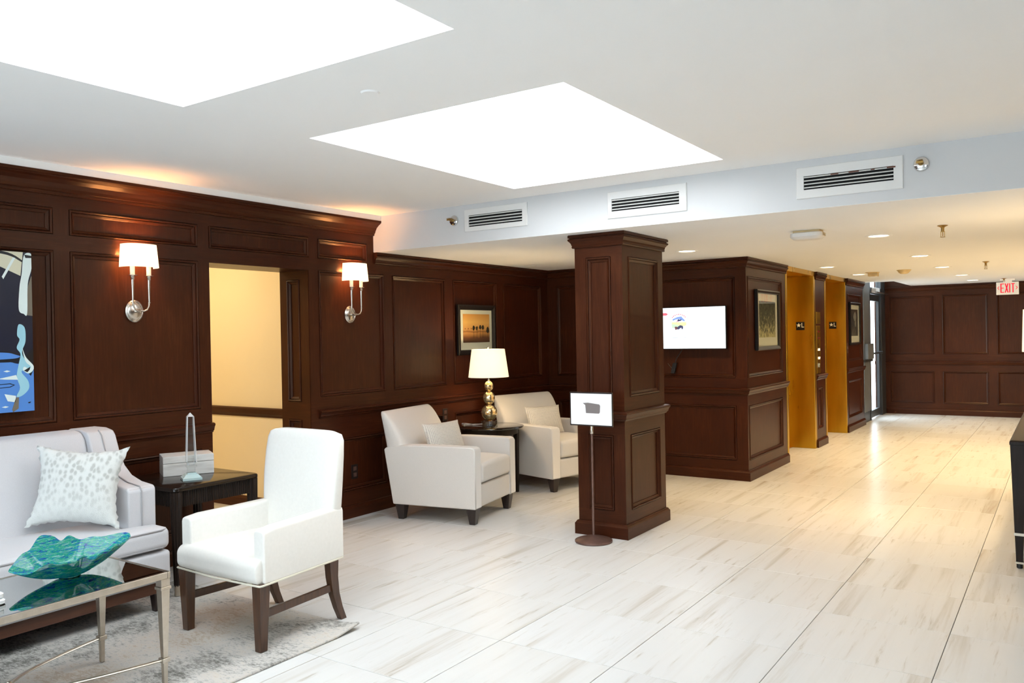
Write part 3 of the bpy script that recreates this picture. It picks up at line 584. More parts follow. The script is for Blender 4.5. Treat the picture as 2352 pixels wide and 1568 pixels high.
# ------------------------------------------------------------------ coffee table
ct = thing('coffee_table', 'mirror-topped coffee table with slim champagne metal frame and curved stretchers', 'table', (-3.491, 1.535, RZ))
HX, HY, CT = 0.274, 0.537, 0.496
MB().box(-HX + 0.012, HX - 0.012, -HY + 0.012, HY - 0.012, CT - 0.012, CT - 0.002).build('mirror_top', MIRROR, ct)
f = MB()
f.box(-HX, HX, HY - 0.014, HY, CT - 0.028, CT).box(-HX, HX, -HY, -HY + 0.014, CT - 0.028, CT).box(-HX, -HX + 0.014, -HY + 0.014, HY - 0.014, CT - 0.028, CT).box(HX - 0.014, HX, -HY + 0.014, HY - 0.014, CT - 0.028, CT)
f.build('top_frame', CHAMP, ct, bev=(0.002, 1))
LX, LY = HX - 0.024, HY - 0.022
for a in (1, -1):
    for c in (1, -1):
        x, y = a * LX, c * LY
        lg = MB().taper((x, y, 0), (0.009, 0.009), (x, y, 0.105), (0.0105, 0.0105)).taper((x, y, 0.125), (0.011, 0.011), (x, y, CT - 0.075), (0.020, 0.020)).taper((x, y, CT - 0.062), (0.021, 0.021), (x, y, CT - 0.028), (0.021, 0.021)).build('leg', CHAMP, ct, bev=(0.0015, 1))
        MB().box(x - 0.025, x + 0.025, y - 0.025, y + 0.025, CT - 0.075, CT - 0.062).build('collar', CHAMP, lg, bev=(0.002, 1)); MB().box(x - 0.018, x + 0.018, y - 0.018, y + 0.018, 0.105, 0.125).build('collar', CHAMP, lg, bev=(0.002, 1))
for c in (1, -1):
    pts = []
    for i in range(25):
        t = -1 + 2 * i / 24; pts.append((LX * t, c * (LY - (LY - 0.008) * (1 - abs(t) ** 2.2)), 0.115))
    MB().tube(pts, 0.010, 8, flat=0.55).build('stretcher', CHAMP, ct, 60)
MB().lathe([(0.0, 0.105), (0.014, 0.107), (0.014, 0.122), (0.006, 0.126), (0.009, 0.135), (0.012, 0.142), (0.009, 0.150), (0.0, 0.153)], 16).build('finial', CHAMP, ct, 50)
# art glass bowl
BOWLM = mat('swirled_glass', rough=0.05, spec=0.5, coat=0.25, ior=1.45, coatr=0.02); N, L, b = nt(BOWLM)
v = coords(N, L, 'object', (10, 5, 46)); n1 = noise(N, L, v, 4.2, 5, 0.68, 1.0)
r = ramp(N, [(0.36, (0.010, 0.02, 0.26)), (0.41, (0.03, 0.13, 0.60)), (0.45, (0.03, 0.50, 0.62)), (0.475, (0.0, 0.16, 0.15)), (0.50, (0.04, 0.72, 0.30)), (0.525, (0.0, 0.26, 0.36)), (0.55, (0.25, 0.88, 0.32)), (0.58, (0.02, 0.16, 0.55)), (0.61, (0.55, 0.85, 0.80)), (0.66, (0.05, 0.6, 0.4))]); L.new(n1.outputs['Fac'], r.inputs[0]); L.new(r.outputs[0], b.inputs['Base Color'])
tb = N.new('ShaderNodeBsdfTranslucent'); mxs = N.new('ShaderNodeMixShader'); mxs.inputs[0].default_value = 0.5; L.new(r.outputs[0], tb.inputs[0]); L.new(b.outputs[0], mxs.inputs[1]); L.new(tb.outputs[0], mxs.inputs[2]); L.new(mxs.outputs[0], N['Material Output'].inputs[0])
bo = MB(); NA, NR = 96, 22; rings = []
def bowl_pt(t, a):
    w = lambda c, k: math.exp(-(((a - c + PI) % (2 * PI) - PI) / k) ** 2)
    R = 0.155 + 0.045 * math.cos(2 * a) + 0.005 * math.cos(6 * a + 0.6) * t + 0.070 * w(0.0, 0.20) + 0.035 * w(PI, 0.28)
    zr = 0.104 + 0.022 * math.sin(a) + 0.010 * w(0.0, 0.25) - 0.040 * w(PI, 0.45) + 0.034 * w(PI / 2 + 0.35, 0.40) + 0.006 * math.sin(7 * a) + 0.005 * math.sin(12 * a + 1)
    rr = 0.030 + (R - 0.030) * t ** 0.80
    return rr, zr * t ** 1.45 + 0.002 * t * math.sin(9 * a + 4 * t)
for side in (0, 1):
    for i in range(NR + 1):
        t = (i / NR) if side == 0 else 1 - i / NR
        rg = []
        for j in range(NA):
            a = 2 * PI * j / NA; rr, z = bowl_pt(t, a)
            if side: z += 0.006 + 0.002 * (1 - t); rr = max(rr - 0.003, 0.002)
            rg.append((-rr * math.sin(a), rr * math.cos(a), z + 0.004))
        rings.append(rg)
bo.loft(rings, True)
bw = thing('art_glass_bowl', 'ruffled blue and green swirled glass bowl on the mirrored coffee table', 'bowl', (-3.535, 1.805, RZ + CT - 0.0008))
bo.build('bowl', BOWLM, bw, 70); MB().lathe([(0.040, 0), (0.042, 0.002), (0.034, 0.008), (0.02, 0.012)], 32, (0, 0, 0), True).build('foot', BOWLM, bw, 50)
wc = MB().loft([[(x, y, z) for x, y in rrect(0.045 - i, 0.10 - i, 0.02)] for z, i in ((0, 0.004), (0.004, 0), (0.016, 0), (0.02, 0.004), (0.022, 0.008), (0.026, 0.004), (0.040, 0.004), (0.044, 0.009))]).build('ceramic_dish', mat('white_ceramic', (0.82, 0.83, 0.83), rough=0.25, coat=0.4), None, 40, loc=(-3.42, 1.385, RZ + CT - 0.002))
tag(wc, 'small white ceramic dish at the cut-off end of the coffee table', 'dish')

# ------------------------------------------------------------------ white dining armchair (faces -y)
dc = thing('dining_armchair', 'white leather high-back armchair with walnut legs on the rug', 'chair', (-3.49, 2.80, 0))
def dx(x): return x + 3.49
def dy(y): return y - 2.80
def tap(p, f=0.330, r_=0.283): 
    t = min(max((p.y + 0.31) / 0.58, 0), 1); return f + (r_ - f) * t
softbox(-1, 1, dy(2.485), dy(3.075), 0.335, 0.452, 0.04, crown=0.022, n=10, fn=lambda p: (p.x * (tap(p) - 0.012), p.y - 0.012 * (1 - p.x ** 2) * (1 if p.y < -0.2 else 0), p.z)).build('seat', DINEF, dc, 70)
for s in (1, -1):
    rings = []
    prof = [(dy(2.525), 0.338, 0.592), (dy(2.60), 0.336, 0.603), (dy(2.80), 0.336, 0.606), (dy(3.03), 0.336, 0.612), (dy(3.085), 0.336, 0.608)]
    for y, z0, z1 in prof:
        h = 0.330 + (0.283 - 0.330) * min(max((y + 0.31) / 0.58, 0), 1); xo, xi = s * h, s * (h - 0.078)
        e = 0.022
        rings.append([(xo, y, z0), (xo, y, z1 - e), (xo - s * 0.006, y, z1 - 0.006), (xo - s * e, y, z1), (xi + s * e, y, z1), (xi + s * 0.006, y, z1 - 0.006), (xi, y, z1 - e), (xi, y, z0)])
    MB().loft(rings).build('arm', DINEF, dc, bev=(0.010, 3))
rings = []
for z, yf, th, hw in ((0.40, 2.985, 0.095, 0.250), (0.50, 2.992, 0.095, 0.272), (0.62, 3.000, 0.092, 0.286), (0.75, 3.012, 0.086, 0.292), (0.88, 3.030, 0.078, 0.291), (0.955, 3.044, 0.070, 0.286), (0.985, 3.052, 0.060, 0.272), (0.9965, 3.060, 0.040, 0.240)):
    ring = []
    for j in range(40):
        a = 2 * PI * j / 40; c, s_ = math.cos(a), math.sin(a); e = 0.30
        zc = 0.010 * (1 - abs(c) ** 2) if z > 0.95 else 0
        ring.append((math.copysign(abs(c) ** e, c) * hw, dy(yf) + th / 2 + math.copysign(abs(s_) ** 0.45, s_) * th / 2 - 0.008 * (1 - (c * c)) * (s_ < 0), z + zc))
    rings.append(ring)
MB().loft(rings).build('backrest', DINEF, dc, 50)
pts = [(-0.325, dy(2.497), 0.336), (0, dy(2.480), 0.336), (0.325, dy(2.497), 0.336), (0.329, dy(2.51), 0.336), (0.282, dy(3.075), 0.336), (0.27, dy(3.086), 0.336), (-0.27, dy(3.086), 0.336), (-0.282, dy(3.075), 0.336), (-0.329, dy(2.51), 0.336)]
MB().tube(pts, 0.005, 6, close=True).build('welt', CREAMP, dc, 60)
for s in (1, -1):
    MB().taper((s * 0.287, dy(2.530), RZ), (0.021, 0.021), (s * 0.294, dy(2.530), 0.342), (0.031, 0.031)).build('leg', LEGW, dc, bev=(0.003, 2))
    rr = []
    for z, y, w, d in ((0.0, 3.090, 0.017, 0.019), (0.07, 3.060, 0.018, 0.021), (0.15, 3.035, 0.020, 0.023), (0.24, 3.022, 0.022, 0.026), (0.342, 3.020, 0.024, 0.032)):
        x = s * 0.252; rr.append([(x - w, dy(y) - d, z), (x + w, dy(y) - d, z), (x + w, dy(y) + d, z), (x - w, dy(y) + d, z)])
    MB().loft(rr).build('leg', LEGW, dc, 30, bev=(0.002, 1))
    MB().loft([[(s * 0.288 + q * 0.009, dy(2.545), 0.185 + w * 0.019) for q, w in ((-1, -1), (1, -1), (1, 1), (-1, 1))], [(s * 0.253 + q * 0.009, dy(3.022), 0.185 + w * 0.019) for q, w in ((-1, -1), (1, -1), (1, 1), (-1, 1))]]).build('side_stretcher', LEGW, dc, bev=(0.002, 1))

# ------------------------------------------------------------------ lounge armchairs
def make_armchair(label, loc, rz):
    t = thing('lounge_armchair', label, 'chair', loc, rz, 'armchairs flanking the round table')
    softbox(-0.38, 0.372, -0.30, 0.30, 0.13, 0.312, 0.02, n=6).build('seat_base', CHAIRF, t, 60)
    for s in (1, -1):
        y0, y1 = (0.28, 0.395) if s > 0 else (-0.395, -0.28)
        MB().prism([(-0.383, 0.13), (0.378, 0.13), (0.383, 0.14), (0.383, 0.592), (0.372, 0.614), (0.345, 0.622), (-0.05, 0.624), (-0.30, 0.618), (-0.44, 0.596), (-0.462, 0.58)], y0, y1).build('arm', CHAIRF, t, bev=(0.018, 3))
    rings = []
    for z, u0, u1, hw in ((0.14, -0.384, -0.24, 0.280), (0.45, -0.430, -0.225, 0.280), (0.585, -0.458, -0.255, 0.282), (0.592, -0.461, -0.262, 0.393), (0.68, -0.474, -0.300, 0.394), (0.76, -0.486, -0.345, 0.394), (0.82, -0.495, -0.388, 0.393), (0.86, -0.500, -0.425, 0.391), (0.882, -0.500, -0.452, 0.384), (0.890, -0.494, -0.470, 0.374)):
        ring = []
        for j in range(32):
            a = 2 * PI * j / 32; c, s_ = math.cos(a), math.sin(a)
            ring.append(((u0 + u1) / 2 + math.copysign(abs(c) ** 0.45, c) * (u1 - u0) / 2, math.copysign(abs(s_) ** 0.22, s_) * hw, z))
        rings.append(ring)
    MB().loft(rings).build('backrest', CHAIRF, t, 50)
    softbox(-0.25, 0.388, -0.279, 0.279, 0.322, 0.478, 0.03, crown=0.03, n=8).build('seat_cushion', CHAIRF, t, 60)
    for x in (0.325, -0.335):
        for y in (0.325, -0.325): MB().taper((x + 0.012 * (1 if x > 0 else -1) * 0, y, 0), (0.025, 0.025), (x, y, 0.135), (0.044, 0.044)).build('leg', DKLEG, t, bev=(0.003, 1))
    return t
A1 = math.radians(10.2); U = Vector((math.cos(A1), math.sin(A1), 0)); V = Vector((-math.sin(A1), math.cos(A1), 0))
c1 = Vector((-3.864, 5.133, 0)) - U * 0.383 + V * 0.395
ac1 = make_armchair('pale linen armchair nearer the camera, in full view left of the pillar', c1, A1)
A2 = math.radians(-15.0); U2 = Vector((math.cos(A2), math.sin(A2), 0)); V2 = Vector((-math.sin(A2), math.cos(A2), 0))
c2 = Vector((-4.035, 6.575, 0)) - U2 * 0.383 + V2 * 0.395
ac2 = copy_tree(ac1); ac2.location = c2; ac2.rotation_euler = (0, 0, A2); ac2['label'] = 'lamplit linen armchair behind the round table, partly hidden by the pillar'
CHKM = mat('checked_weave', rough=0.9, spec=0.1, sheen=0.2); N, L, b = nt(CHKM)
v = coords(N, L, 'object', (1, 1, 1)); br = N.new('ShaderNodeTexBrick'); br.offset = 0.0; br.inputs['Scale'].default_value = 1.0; br.inputs['Mortar Size'].default_value = 0.0032; br.inputs['Brick Width'].default_value = 0.014; br.inputs['Row Height'].default_value = 0.012; br.inputs['Mortar Smooth'].default_value = 0.3
br.inputs['Color1'].default_value = (0.33, 0.31, 0.29, 1); br.inputs['Color2'].default_value = (0.44, 0.41, 0.37, 1); br.inputs['Mortar'].default_value = (0.70, 0.66, 0.59, 1)
mpv = N.new('ShaderNodeMapping'); mpv.inputs['Rotation'].default_value = (PI / 2, 0, 0); L.new(v, mpv.inputs[0]); L.new(mpv.outputs[0], br.inputs['Vector']); L.new(br.outputs['Color'], b.inputs['Base Color'])
lp = tag(pillow(0.42, 0.29, 0.13, 22, 0.07).build('lumbar_pillow', CHKM, None, 70), 'checked lumbar pillow on the armchair nearer the camera', 'pillow', 'checked pillows on the armchairs')
lq = lp.copy(); COL.objects.link(lq); lq['label'] = 'checked lumbar pillow on the lamplit armchair by the pillar'
pose(lp, c1 + U * -0.075 + V * -0.055 + Vector((0, 0, 0.644)), A1 + math.radians(90 - 18), math.radians(-20))
pose(lq, c2 + U2 * -0.09 + V2 * -0.045 + Vector((0, 0, 0.644)), A2 + math.radians(90 - 10), math.radians(-20))

# ------------------------------------------------------------------ round table and gold lamp
rt = thing('round_side_table', 'glossy black round side table between the two armchairs', 'table', (-4.60, 6.355, 0))
MB().lathe([(0.0, 0.622), (0.315, 0.622), (0.328, 0.627), (0.331, 0.634), (0.328, 0.640), (0.316, 0.643), (0.0, 0.643)], 64).build('tabletop', mat('black_lacquer', (0.010, 0.008, 0.006), rough=0.08, coat=0.6), rt, 30)
MB().lathe([(0.262, 0.565), (0.275, 0.570), (0.275, 0.622), (0.255, 0.622), (0.255, 0.565), (0.262, 0.565)], 56).build('apron', BLACKW, rt, 30)
for k in range(4):
    a = math.radians(45 + 90 * k - 12); x, y = 0.255 * math.cos(a), 0.255 * math.sin(a)
    MB().taper((x, y, 0), (0.013, 0.013), (x, y, 0.60), (0.022, 0.022)).build('leg', BLACKW, rt, bev=(0.002, 1), )
def ball(r, z, n=14, q=1.0): return [(r * math.sin(PI * i / n), z - r * q * math.cos(PI * i / n)) for i in range(1, n)]
tl = thing('table_lamp', 'gold mercury-glass lamp of three stacked globes with lit cream shade', 'lamp', (-4.60, 6.355, 0.6445))
MB().lathe([(0.0, 0), (0.078, 0), (0.080, 0.003), (0.080, 0.040), (0.077, 0.044), (0.0, 0.044)], 40).build('crystal_base', CRYST, tl, 30)
MB().lathe([(0.03, 0.044)] + ball(0.079, 0.124) + ball(0.058, 0.265, 14, 1.12) + ball(0.044, 0.378, 14, 1.12) + [(0.014, 0.432), (0.012, 0.438)], 40, (0, 0, 0), True).build('globe_stem', MERC, tl, 60)
MB().lathe([(0.007, 0.436), (0.007, 0.55), (0.013, 0.55), (0.013, 0.60)], 12, (0, 0, 0), True).build('socket', CHROME, tl, 40)
sh = MB().lathe([(0.195, 0.464), (0.159, 0.732), (0.1565, 0.732), (0.1925, 0.464), (0.195, 0.464)], 48).build('shade', LSHADE, tl, 40)
hp = MB()
for k in range(3):
    a = 2 * PI * k / 3; hp.tube([(0.0, 0.0, 0.725), (0.157 * math.cos(a), 0.157 * math.sin(a), 0.728)], 0.002, 6)
hp.lathe([(0.003, 0.60), (0.003, 0.735)], 8, (0, 0, 0), True).build('harp', CHROME, tl)
MB().lathe(ball(0.010, 0.747), 16, (0, 0, 0), True).build('finial', CHROME, tl, 60)
MB().lathe(ball(0.028, 0.63), 16, (0, 0, 0), True).build('bulb', BULB, tl, 60)
MB().tube([(-0.07, -0.03, 0.012), (-0.15, -0.06, 0.006), (-0.24, -0.02, 0.005), (-0.285, 0.0, 0.006), (-0.34, 0.01, 0.003), (-0.345, 0.012, -0.05), (-0.345, 0.012, -0.30)], 0.0032, 6).tube([(-0.07, -0.02, 0.010), (-0.16, -0.02, 0.005), (-0.25, -0.09, 0.005), (-0.20, -0.13, 0.005)], 0.0028, 6).build('cord', WPLAST, tl, 60)
lamp('POINT', (0, 0, 0.665), LAMP_W, WARM, tl, 0.03)
lamp('POINT', (0, 0, 0.56), LAMP_W, WARM, tl, 0.03)

# ------------------------------------------------------------------ wall sconces
def make_sconce(label, y):
    t = thing('wall_sconce', label, 'sconce', (-5.0015, y, 1.705), 0, 'twin-candle sconces on the panelling')
    def ov(r0, r1, d): return [(d, r0 * math.cos(2 * PI * j / 32), r1 * math.sin(2 * PI * j / 32)) for j in range(32)]
    MB().loft([ov(0.062, 0.072, 0.0), ov(0.062, 0.072, 0.008), ov(0.054, 0.064, 0.014), ov(0.050, 0.060, 0.011), ov(0.044, 0.054, 0.017), ov(0.030, 0.038, 0.022), ov(0.012, 0.014, 0.026), ov(0.010, 0.010, 0.075)]).build('backplate', NICKEL, t, 40)
    a = MB()
    for s in (1, -1):
        a.tube([(0.075, 0.0, 0.002), (0.082, s * 0.018, -0.002), (0.085, s * 0.038, 0.006), (0.085, s * 0.052, 0.028), (0.085, s * 0.056, 0.055), (0.085, s * 0.056, 0.09), (0.085, s * 0.056, 0.20)], [0.007, 0.006, 0.006, 0.006, 0.006, 0.0065, 0.0095], 10)
        a.lathe([(0.006, 0.048), (0.0095, 0.05), (0.0095, 0.054), (0.006, 0.056)], 12, (0.085, s * 0.056, 0), True)
        a.lathe([(0.010, 0.198), (0.014, 0.204), (0.011, 0.208), (0.014, 0.214), (0.012, 0.218), (0.030, 0.224), (0.031, 0.227), (0.012, 0.229)], 20, (0.085, s * 0.056, 0), True)
    a.build('arm', NICKEL, t, 50)
    for s in (1, -1):
        MB().lathe([(0.0145, 0.228), (0.0145, 0.325)], 16, (0.085, s * 0.056, 0), True).build('candle_sleeve', CANDLE, t, 40)
        MB().lathe([(0.008, 0.325)] + [(0.014 * math.sin(PI * i / 10), 0.36 - 0.03 * math.cos(PI * i / 10)) for i in range(2, 10)], 12, (0.085, s * 0.056, 0), True).build('bulb', BULB, t, 60)
        lamp('POINT', (0.085, s * 0.056, 0.365), SCONCE_W, (1.0, 0.42, 0.13), t, 0.018)
    def half(wy, dx_): return [(0.040 + (dx_ - 0.03) * max(0.0, math.sin(PI * j / 24)) ** 0.55, -wy * math.copysign(abs(math.cos(PI * j / 24)) ** 0.75, math.cos(PI * j / 24))) for j in range(25)]
    R = []
    for z, wy, d in ((0.278, 0.119, 0.150), (0.425, 0.108, 0.138)): R.append([(x, y_, z) for x, y_ in half(wy, d)])
    mb = MB(); n = 25
    mb.add([p for r in R for p in r], [(j, j + 1, n + j + 1, n + j) for j in range(n - 1)])
    o = mb.build('shade', SHADE, t, 60); m = o.modifiers.new('thick', 'SOLIDIFY'); m.thickness = 0.003
    return t
make_sconce('lit twin-arm sconce between the painting and the doorway', 3.000)
make_sconce('lit twin-arm sconce right of the doorway, farther along the wall', 4.925)

# ------------------------------------------------------------------ pictures, plates, screen on the walls
class Art:
    """A framed thing built in its own plane: a across, z up, d out."""
    def __init__(s, t, axis): s.t, s.axis = t, axis
    def p(s, a, z, d): return (d, a, z) if s.axis == 'y' else (a, -d, z)
    def box(s, mb, a0, a1, z0, z1, d0, d1, mi=0):
        q0, q1 = s.p(a0, z0, d0), s.p(a1, z1, d1); return mb.box(min(q0[0], q1[0]), max(q0[0], q1[0]), min(q0[1], q1[1]), max(q0[1], q1[1]), z0, z1, mi)
    def poly(s, mb, pts, d, mi=0): return mb.add([s.p(a, z, d) for a, z in pts], [tuple(range(len(pts)))], mi)
    def frame(s, w, h, bw, dep, m, name='frame'):
        mb = MB(); prof = [(0, 0), (0, dep), (bw * 0.3, dep + 0.004), (bw * 0.8, dep - 0.004), (bw, dep - 0.012), (bw, 0)]
        R = [[s.p(a, z, d) for a, z in ((-w / 2 + i, -h / 2 + i), (w / 2 - i, -h / 2 + i), (w / 2 - i, h / 2 - i), (-w / 2 + i, h / 2 - i))] for i, d in prof]
        return mb.loft(R, False).build(name, m, s.t)
def ellipse(cx, cz, rx, rz, n=14, wob=0.0, seed=0):
    r = random.Random(seed); return [(cx + rx * math.cos(2 * PI * i / n) * (1 + r.uniform(-wob, wob)), cz + rz * math.sin(2 * PI * i / n) * (1 + r.uniform(-wob, wob))) for i in range(n)]
def flat(name, c, rough=0.6): return mat(name, S(c), rough)
# palm grove print
t = thing('palm_print', 'sepia print of palm trees in a black frame above the lamp', 'picture', (-4.985 + 0.004, 6.675, 1.568)); a = Art(t, 'y')
a.frame(0.635, 0.505, 0.052, 0.022, BLACKF)
a.box(MB(), -0.272, 0.272, -0.208, 0.208, 0, 0.008).build('mat_board', MATBOARD, t)
SEP = mat('sepia_print', rough=0.5); N, L, b = nt(SEP); v = coords(N, L, 'object', (1, 1, 1)); sp = N.new('ShaderNodeSeparateXYZ'); L.new(v, sp.inputs[0])
mr = node(N, 'ShaderNodeMapRange'); mr.inputs[1].default_value = -0.145; mr.inputs[2].default_value = 0.175; L.new(sp.outputs['Z'], mr.inputs[0])
n1 = noise(N, L, v, 9, 3); ad = node(N, 'ShaderNodeMath', operation='MULTIPLY_ADD'); L.new(n1.outputs['Fac'], ad.inputs[0]); ad.inputs[1].default_value = 0.10; L.new(mr.outputs[0], ad.inputs[2])
r = ramp(N, [(0.06, S((45, 22, 14))), (0.25, S((120, 70, 40))), (0.40, S((205, 140, 75))), (0.445, S((150, 92, 48))), (0.50, S((212, 150, 85))), (0.75, S((235, 175, 95))), (1.0, S((215, 145, 70)))]); L.new(ad.outputs[0], r.inputs[0]); L.new(r.outputs[0], b.inputs['Base Color'])
a.box(MB(), -0.226, 0.225, -0.128, 0.160, 0.008, 0.009).build('print', SEP, t)
INK = flat('print_ink', (38, 30, 18))
for k, (pa, pz, s) in enumerate(((-0.048, 0.020, 1.0), (0.004, 0.016, 0.95), (0.062, 0.026, 1.0), (0.110, 0.024, 1.05), (0.192, 0.0, 1.3))):
    tr = MB(); a.poly(tr, ellipse(pa, pz, 0.020 * s, 0.024 * s, 14, 0.25, k), 0.0094).build('palm_crown', INK, t); tr = MB(); a.poly(tr, [(pa - 0.002, pz - 0.02), (pa + 0.002, pz - 0.02), (pa + 0.002, -0.085), (pa - 0.002, -0.085)], 0.0093).build('palm_trunk', INK, t)
for k in range(3): a.poly(MB(), ellipse(-0.19 + 0.05 * k, 0.012, 0.012, 0.008, 10, 0.3, k + 9), 0.0092).build('palm_crown', flat('print_haze', (165, 105, 52)), t)
a.box(MB(), -0.268, 0.268, -0.204, 0.204, 0.0115, 0.0130).build('glazing', PANE, t)
# abstract water painting on the left
t = thing('water_painting', 'tall blue, black and white water-reflection painting cut by left edge', 'painting', (-4.985 + 0.014, 2.005, 1.575)); a = Art(t, 'y')
HW_, HH = 0.335, 0.455
a.box(MB(), -HW_, HW_, -HH, HH, -0.004, 0.034).build('canvas', flat('painting_navy', (8, 16, 40), 0.35), t)
PC = [flat('paint_black', (10, 12, 20), 0.35), flat('paint_blue', (78, 132, 205), 0.35), flat('paint_pale', (214, 228, 226), 0.35), flat('paint_sky', (150, 200, 215), 0.35), flat('paint_cream', (206, 204, 180), 0.35), flat('paint_taupe', (112, 104, 90), 0.35)]
pr = MB(); D = 0.0345
def smooth(P, k=6):
    out = []
    for i in range(len(P)):
        p0, p1, p2, p3 = (Vector(P[(i + o) % len(P)]) for o in (-1, 0, 1, 2))
        for j in range(k):
            t = j / k; v = 0.5 * ((2 * p1) + (p2 - p0) * t + (2 * p0 - 5 * p1 + 4 * p2 - p3) * t * t + (3 * p1 - p0 - 3 * p2 + p3) * t ** 3)
            out.append((min(v.x, 1.0), min(max(v.y, 0.0), 1.0)))
    return out
def q(pts, mi, d): a.poly(pr, [(HW_ - (1 - u) * 0.160, HH - w * 2 * HH) for u, w in (smooth(pts) if len(pts) > 5 else pts)], D + d * 0.0004, mi)   # u 0..1 over the strip in view, w down
q([(-1.9, 0), (0.72, 0), (0.62, 0.15), (-0.4, 0.07), (-1.9, 0.10)], 4, 1); q([(0.0, 0.0), (0.72, 0.055), (0.70, 0.065), (-0.0, 0.018), (-1.9, 0.018), (-1.9, 0)], 0, 2)
q([(0.0, 0.16), (0.38, 0.035), (0.46, 0.04), (0.05, 0.175)], 2, 3)
q([(0.98, 0.15), (1.0, 0.15), (1.0, 0.40), (0.74, 0.395), (0.80, 0.25)], 5, 1); q([(0.75, 0.02), (1.0, 0.01), (1.0, 0.10), (0.86, 0.20), (0.82, 0.385), (0.70, 0.388), (0.54, 0.36), (0.58, 0.22), (0.66, 0.14)], 2, 3); q([(0.76, 0.015), (1.0, 0.02), (1.0, 0.034), (0.80, 0.036)], 0, 4)
q([(-3.2, 0.69), (-0.2, 0.685), (0.45, 0.70), (1.0, 0.72), (1.0, 1.0), (-3.2, 1.0)], 1, 1); q([(0.7, 0.66), (1.0, 0.60), (1.0, 0.74), (0.9, 0.78), (0.8, 0.76)], 0, 2)
q([(-0.6, 0.625), (0.1, 0.62), (0.5, 0.64), (0.62, 0.655), (0.5, 0.68), (0.1, 0.69), (-0.6, 0.68)], 0, 2); q([(-0.6, 0.63), (0.1, 0.63), (0.42, 0.645), (0.55, 0.656), (0.3, 0.668), (-0.6, 0.668)], 1, 3)
q([(0.52, 0.455), (0.72, 0.475), (0.74, 0.56), (0.62, 0.62), (0.66, 0.66), (0.84, 0.70), (1.0, 0.72), (0.96, 0.75), (0.80, 0.765), (0.62, 0.745), (0.60, 0.76), (0.80, 0.81), (0.82, 0.86), (0.60, 0.90), (0.40, 0.905), (0.52, 0.85), (0.42, 0.78), (0.50, 0.70), (0.56, 0.64), (0.44, 0.60), (0.54, 0.55), (0.46, 0.52)], 3, 4)
q([(0.62, 0.60), (0.74, 0.66), (0.99, 0.715), (0.97, 0.745), (0.80, 0.762), (0.64, 0.74), (0.68, 0.72), (0.84, 0.735), (0.90, 0.72), (0.72, 0.685)], 2, 5)
q([(0.66, 0.745), (0.88, 0.722), (0.86, 0.74), (0.78, 0.756)], 0, 6); q([(-0.2, 0.79), (0.40, 0.77), (0.46, 0.80), (0.0, 0.795)], 2, 5); q([(0.0, 0.885), (0.38, 0.90), (0.36, 0.94), (0.1, 0.93)], 2, 5)
q([(-0.3, 0.825), (0.2, 0.82), (0.36, 0.832), (0.2, 0.845), (-0.3, 0.85)], 0, 5); q([(-0.3, 0.829), (0.18, 0.825), (0.3, 0.832), (0.18, 0.841), (-0.3, 0.846)], 1, 6); q([(0.38, 0.91), (0.48, 0.91), (0.46, 0.98), (0.28, 1.0), (0.24, 0.985)], 5, 5)
for k, (u, w) in enumerate(((0.1, 0.745), (0.02, 0.965), (-0.5, 0.76), (-0.9, 0.87), (-1.6, 0.80), (-1.3, 0.93))): q([(u - 0.12, w), (u, w - 0.006), (u + 0.12, w), (u, w + 0.006)], 2, 5)
q([(0.78, 0.945), (0.88, 0.942), (0.86, 0.95), (0.8, 0.952)], 0, 5)
pr.build('paint_shapes', PC, t)
# photographs on the lift wall
def photo_mat(name, stops, scale, s):
    m = mat(name, rough=0.5); N, L, b = nt(m); v = coords(N, L, 'object', scale); n1 = noise(N, L, v, s, 8, 0.65)
    sp = N.new('ShaderNodeSeparateXYZ'); L.new(coords(N, L, 'object', (1, 1, 1)), sp.inputs[0]); ad = node(N, 'ShaderNodeMath', operation='MULTIPLY_ADD'); L.new(sp.outputs['Z'], ad.inputs[0]); ad.inputs[1].default_value = -0.9; L.new(n1.outputs['Fac'], ad.inputs[2])
    r = ramp(N, stops); L.new(ad.outputs[0], r.inputs[0]); L.new(r.outputs[0], b.inputs['Base Color']); return m
t = thing('woodland_photo', 'black-framed woodland photograph on the corridor wall beside the nearer lift', 'picture', (-2.65 + 0.004 - 0.016, 8.79, 1.62)); a = Art(t, 'y')
a.frame(0.80, 0.635, 0.040, 0.030, BLACKF); a.box(MB(), -0.365, 0.365, -0.283, 0.283, 0, 0.008).build('mat_board', MATBOARD, t)
WOODP = photo_mat('woodland_print', [(0.30, S((24, 23, 16))), (0.42, S((84, 80, 58))), (0.50, S((60, 58, 40))), (0.58, S((138, 130, 92))), (0.68, S((205, 190, 138)))], (1, 3, 2.2), 10)
a.box(MB(), -0.285, 0.285, -0.185, 0.200, 0.008, 0.009).build('print', WOODP, t)
a.box(MB(), -0.36, 0.36, -0.28, 0.28, 0.0125, 0.0140).build('glazing', PANE, t)
t = thing('grey_photo', 'black-framed dark grey photograph beyond the farther lift', 'picture', (-2.65 + 0.004 - 0.016, 13.145, 1.59)); a = Art(t, 'y')
a.frame(0.72, 0.64, 0.038, 0.030, BLACKF); a.box(MB(), -0.325, 0.325, -0.285, 0.285, 0, 0.008).build('mat_board', MATBOARD, t)
GP = photo_mat('grey_print', [(0.32, S((38, 36, 34))), (0.55, S((70, 66, 62))), (0.75, S((120, 114, 106)))], (1, 3, 2), 5)
a.box(MB(), -0.235, 0.235, -0.185, 0.215, 0.008, 0.009).build('print', GP, t)
mb = MB(); a.poly(mb, ellipse(0.03, 0.11, 0.10, 0.07, 16, 0.2, 4), 0.0093); a.poly(mb, ellipse(0.06, 0.0, 0.05, 0.06, 14, 0.25, 5), 0.0094); mb.build('pale_shape', flat('print_grey', (148, 142, 134)), t)
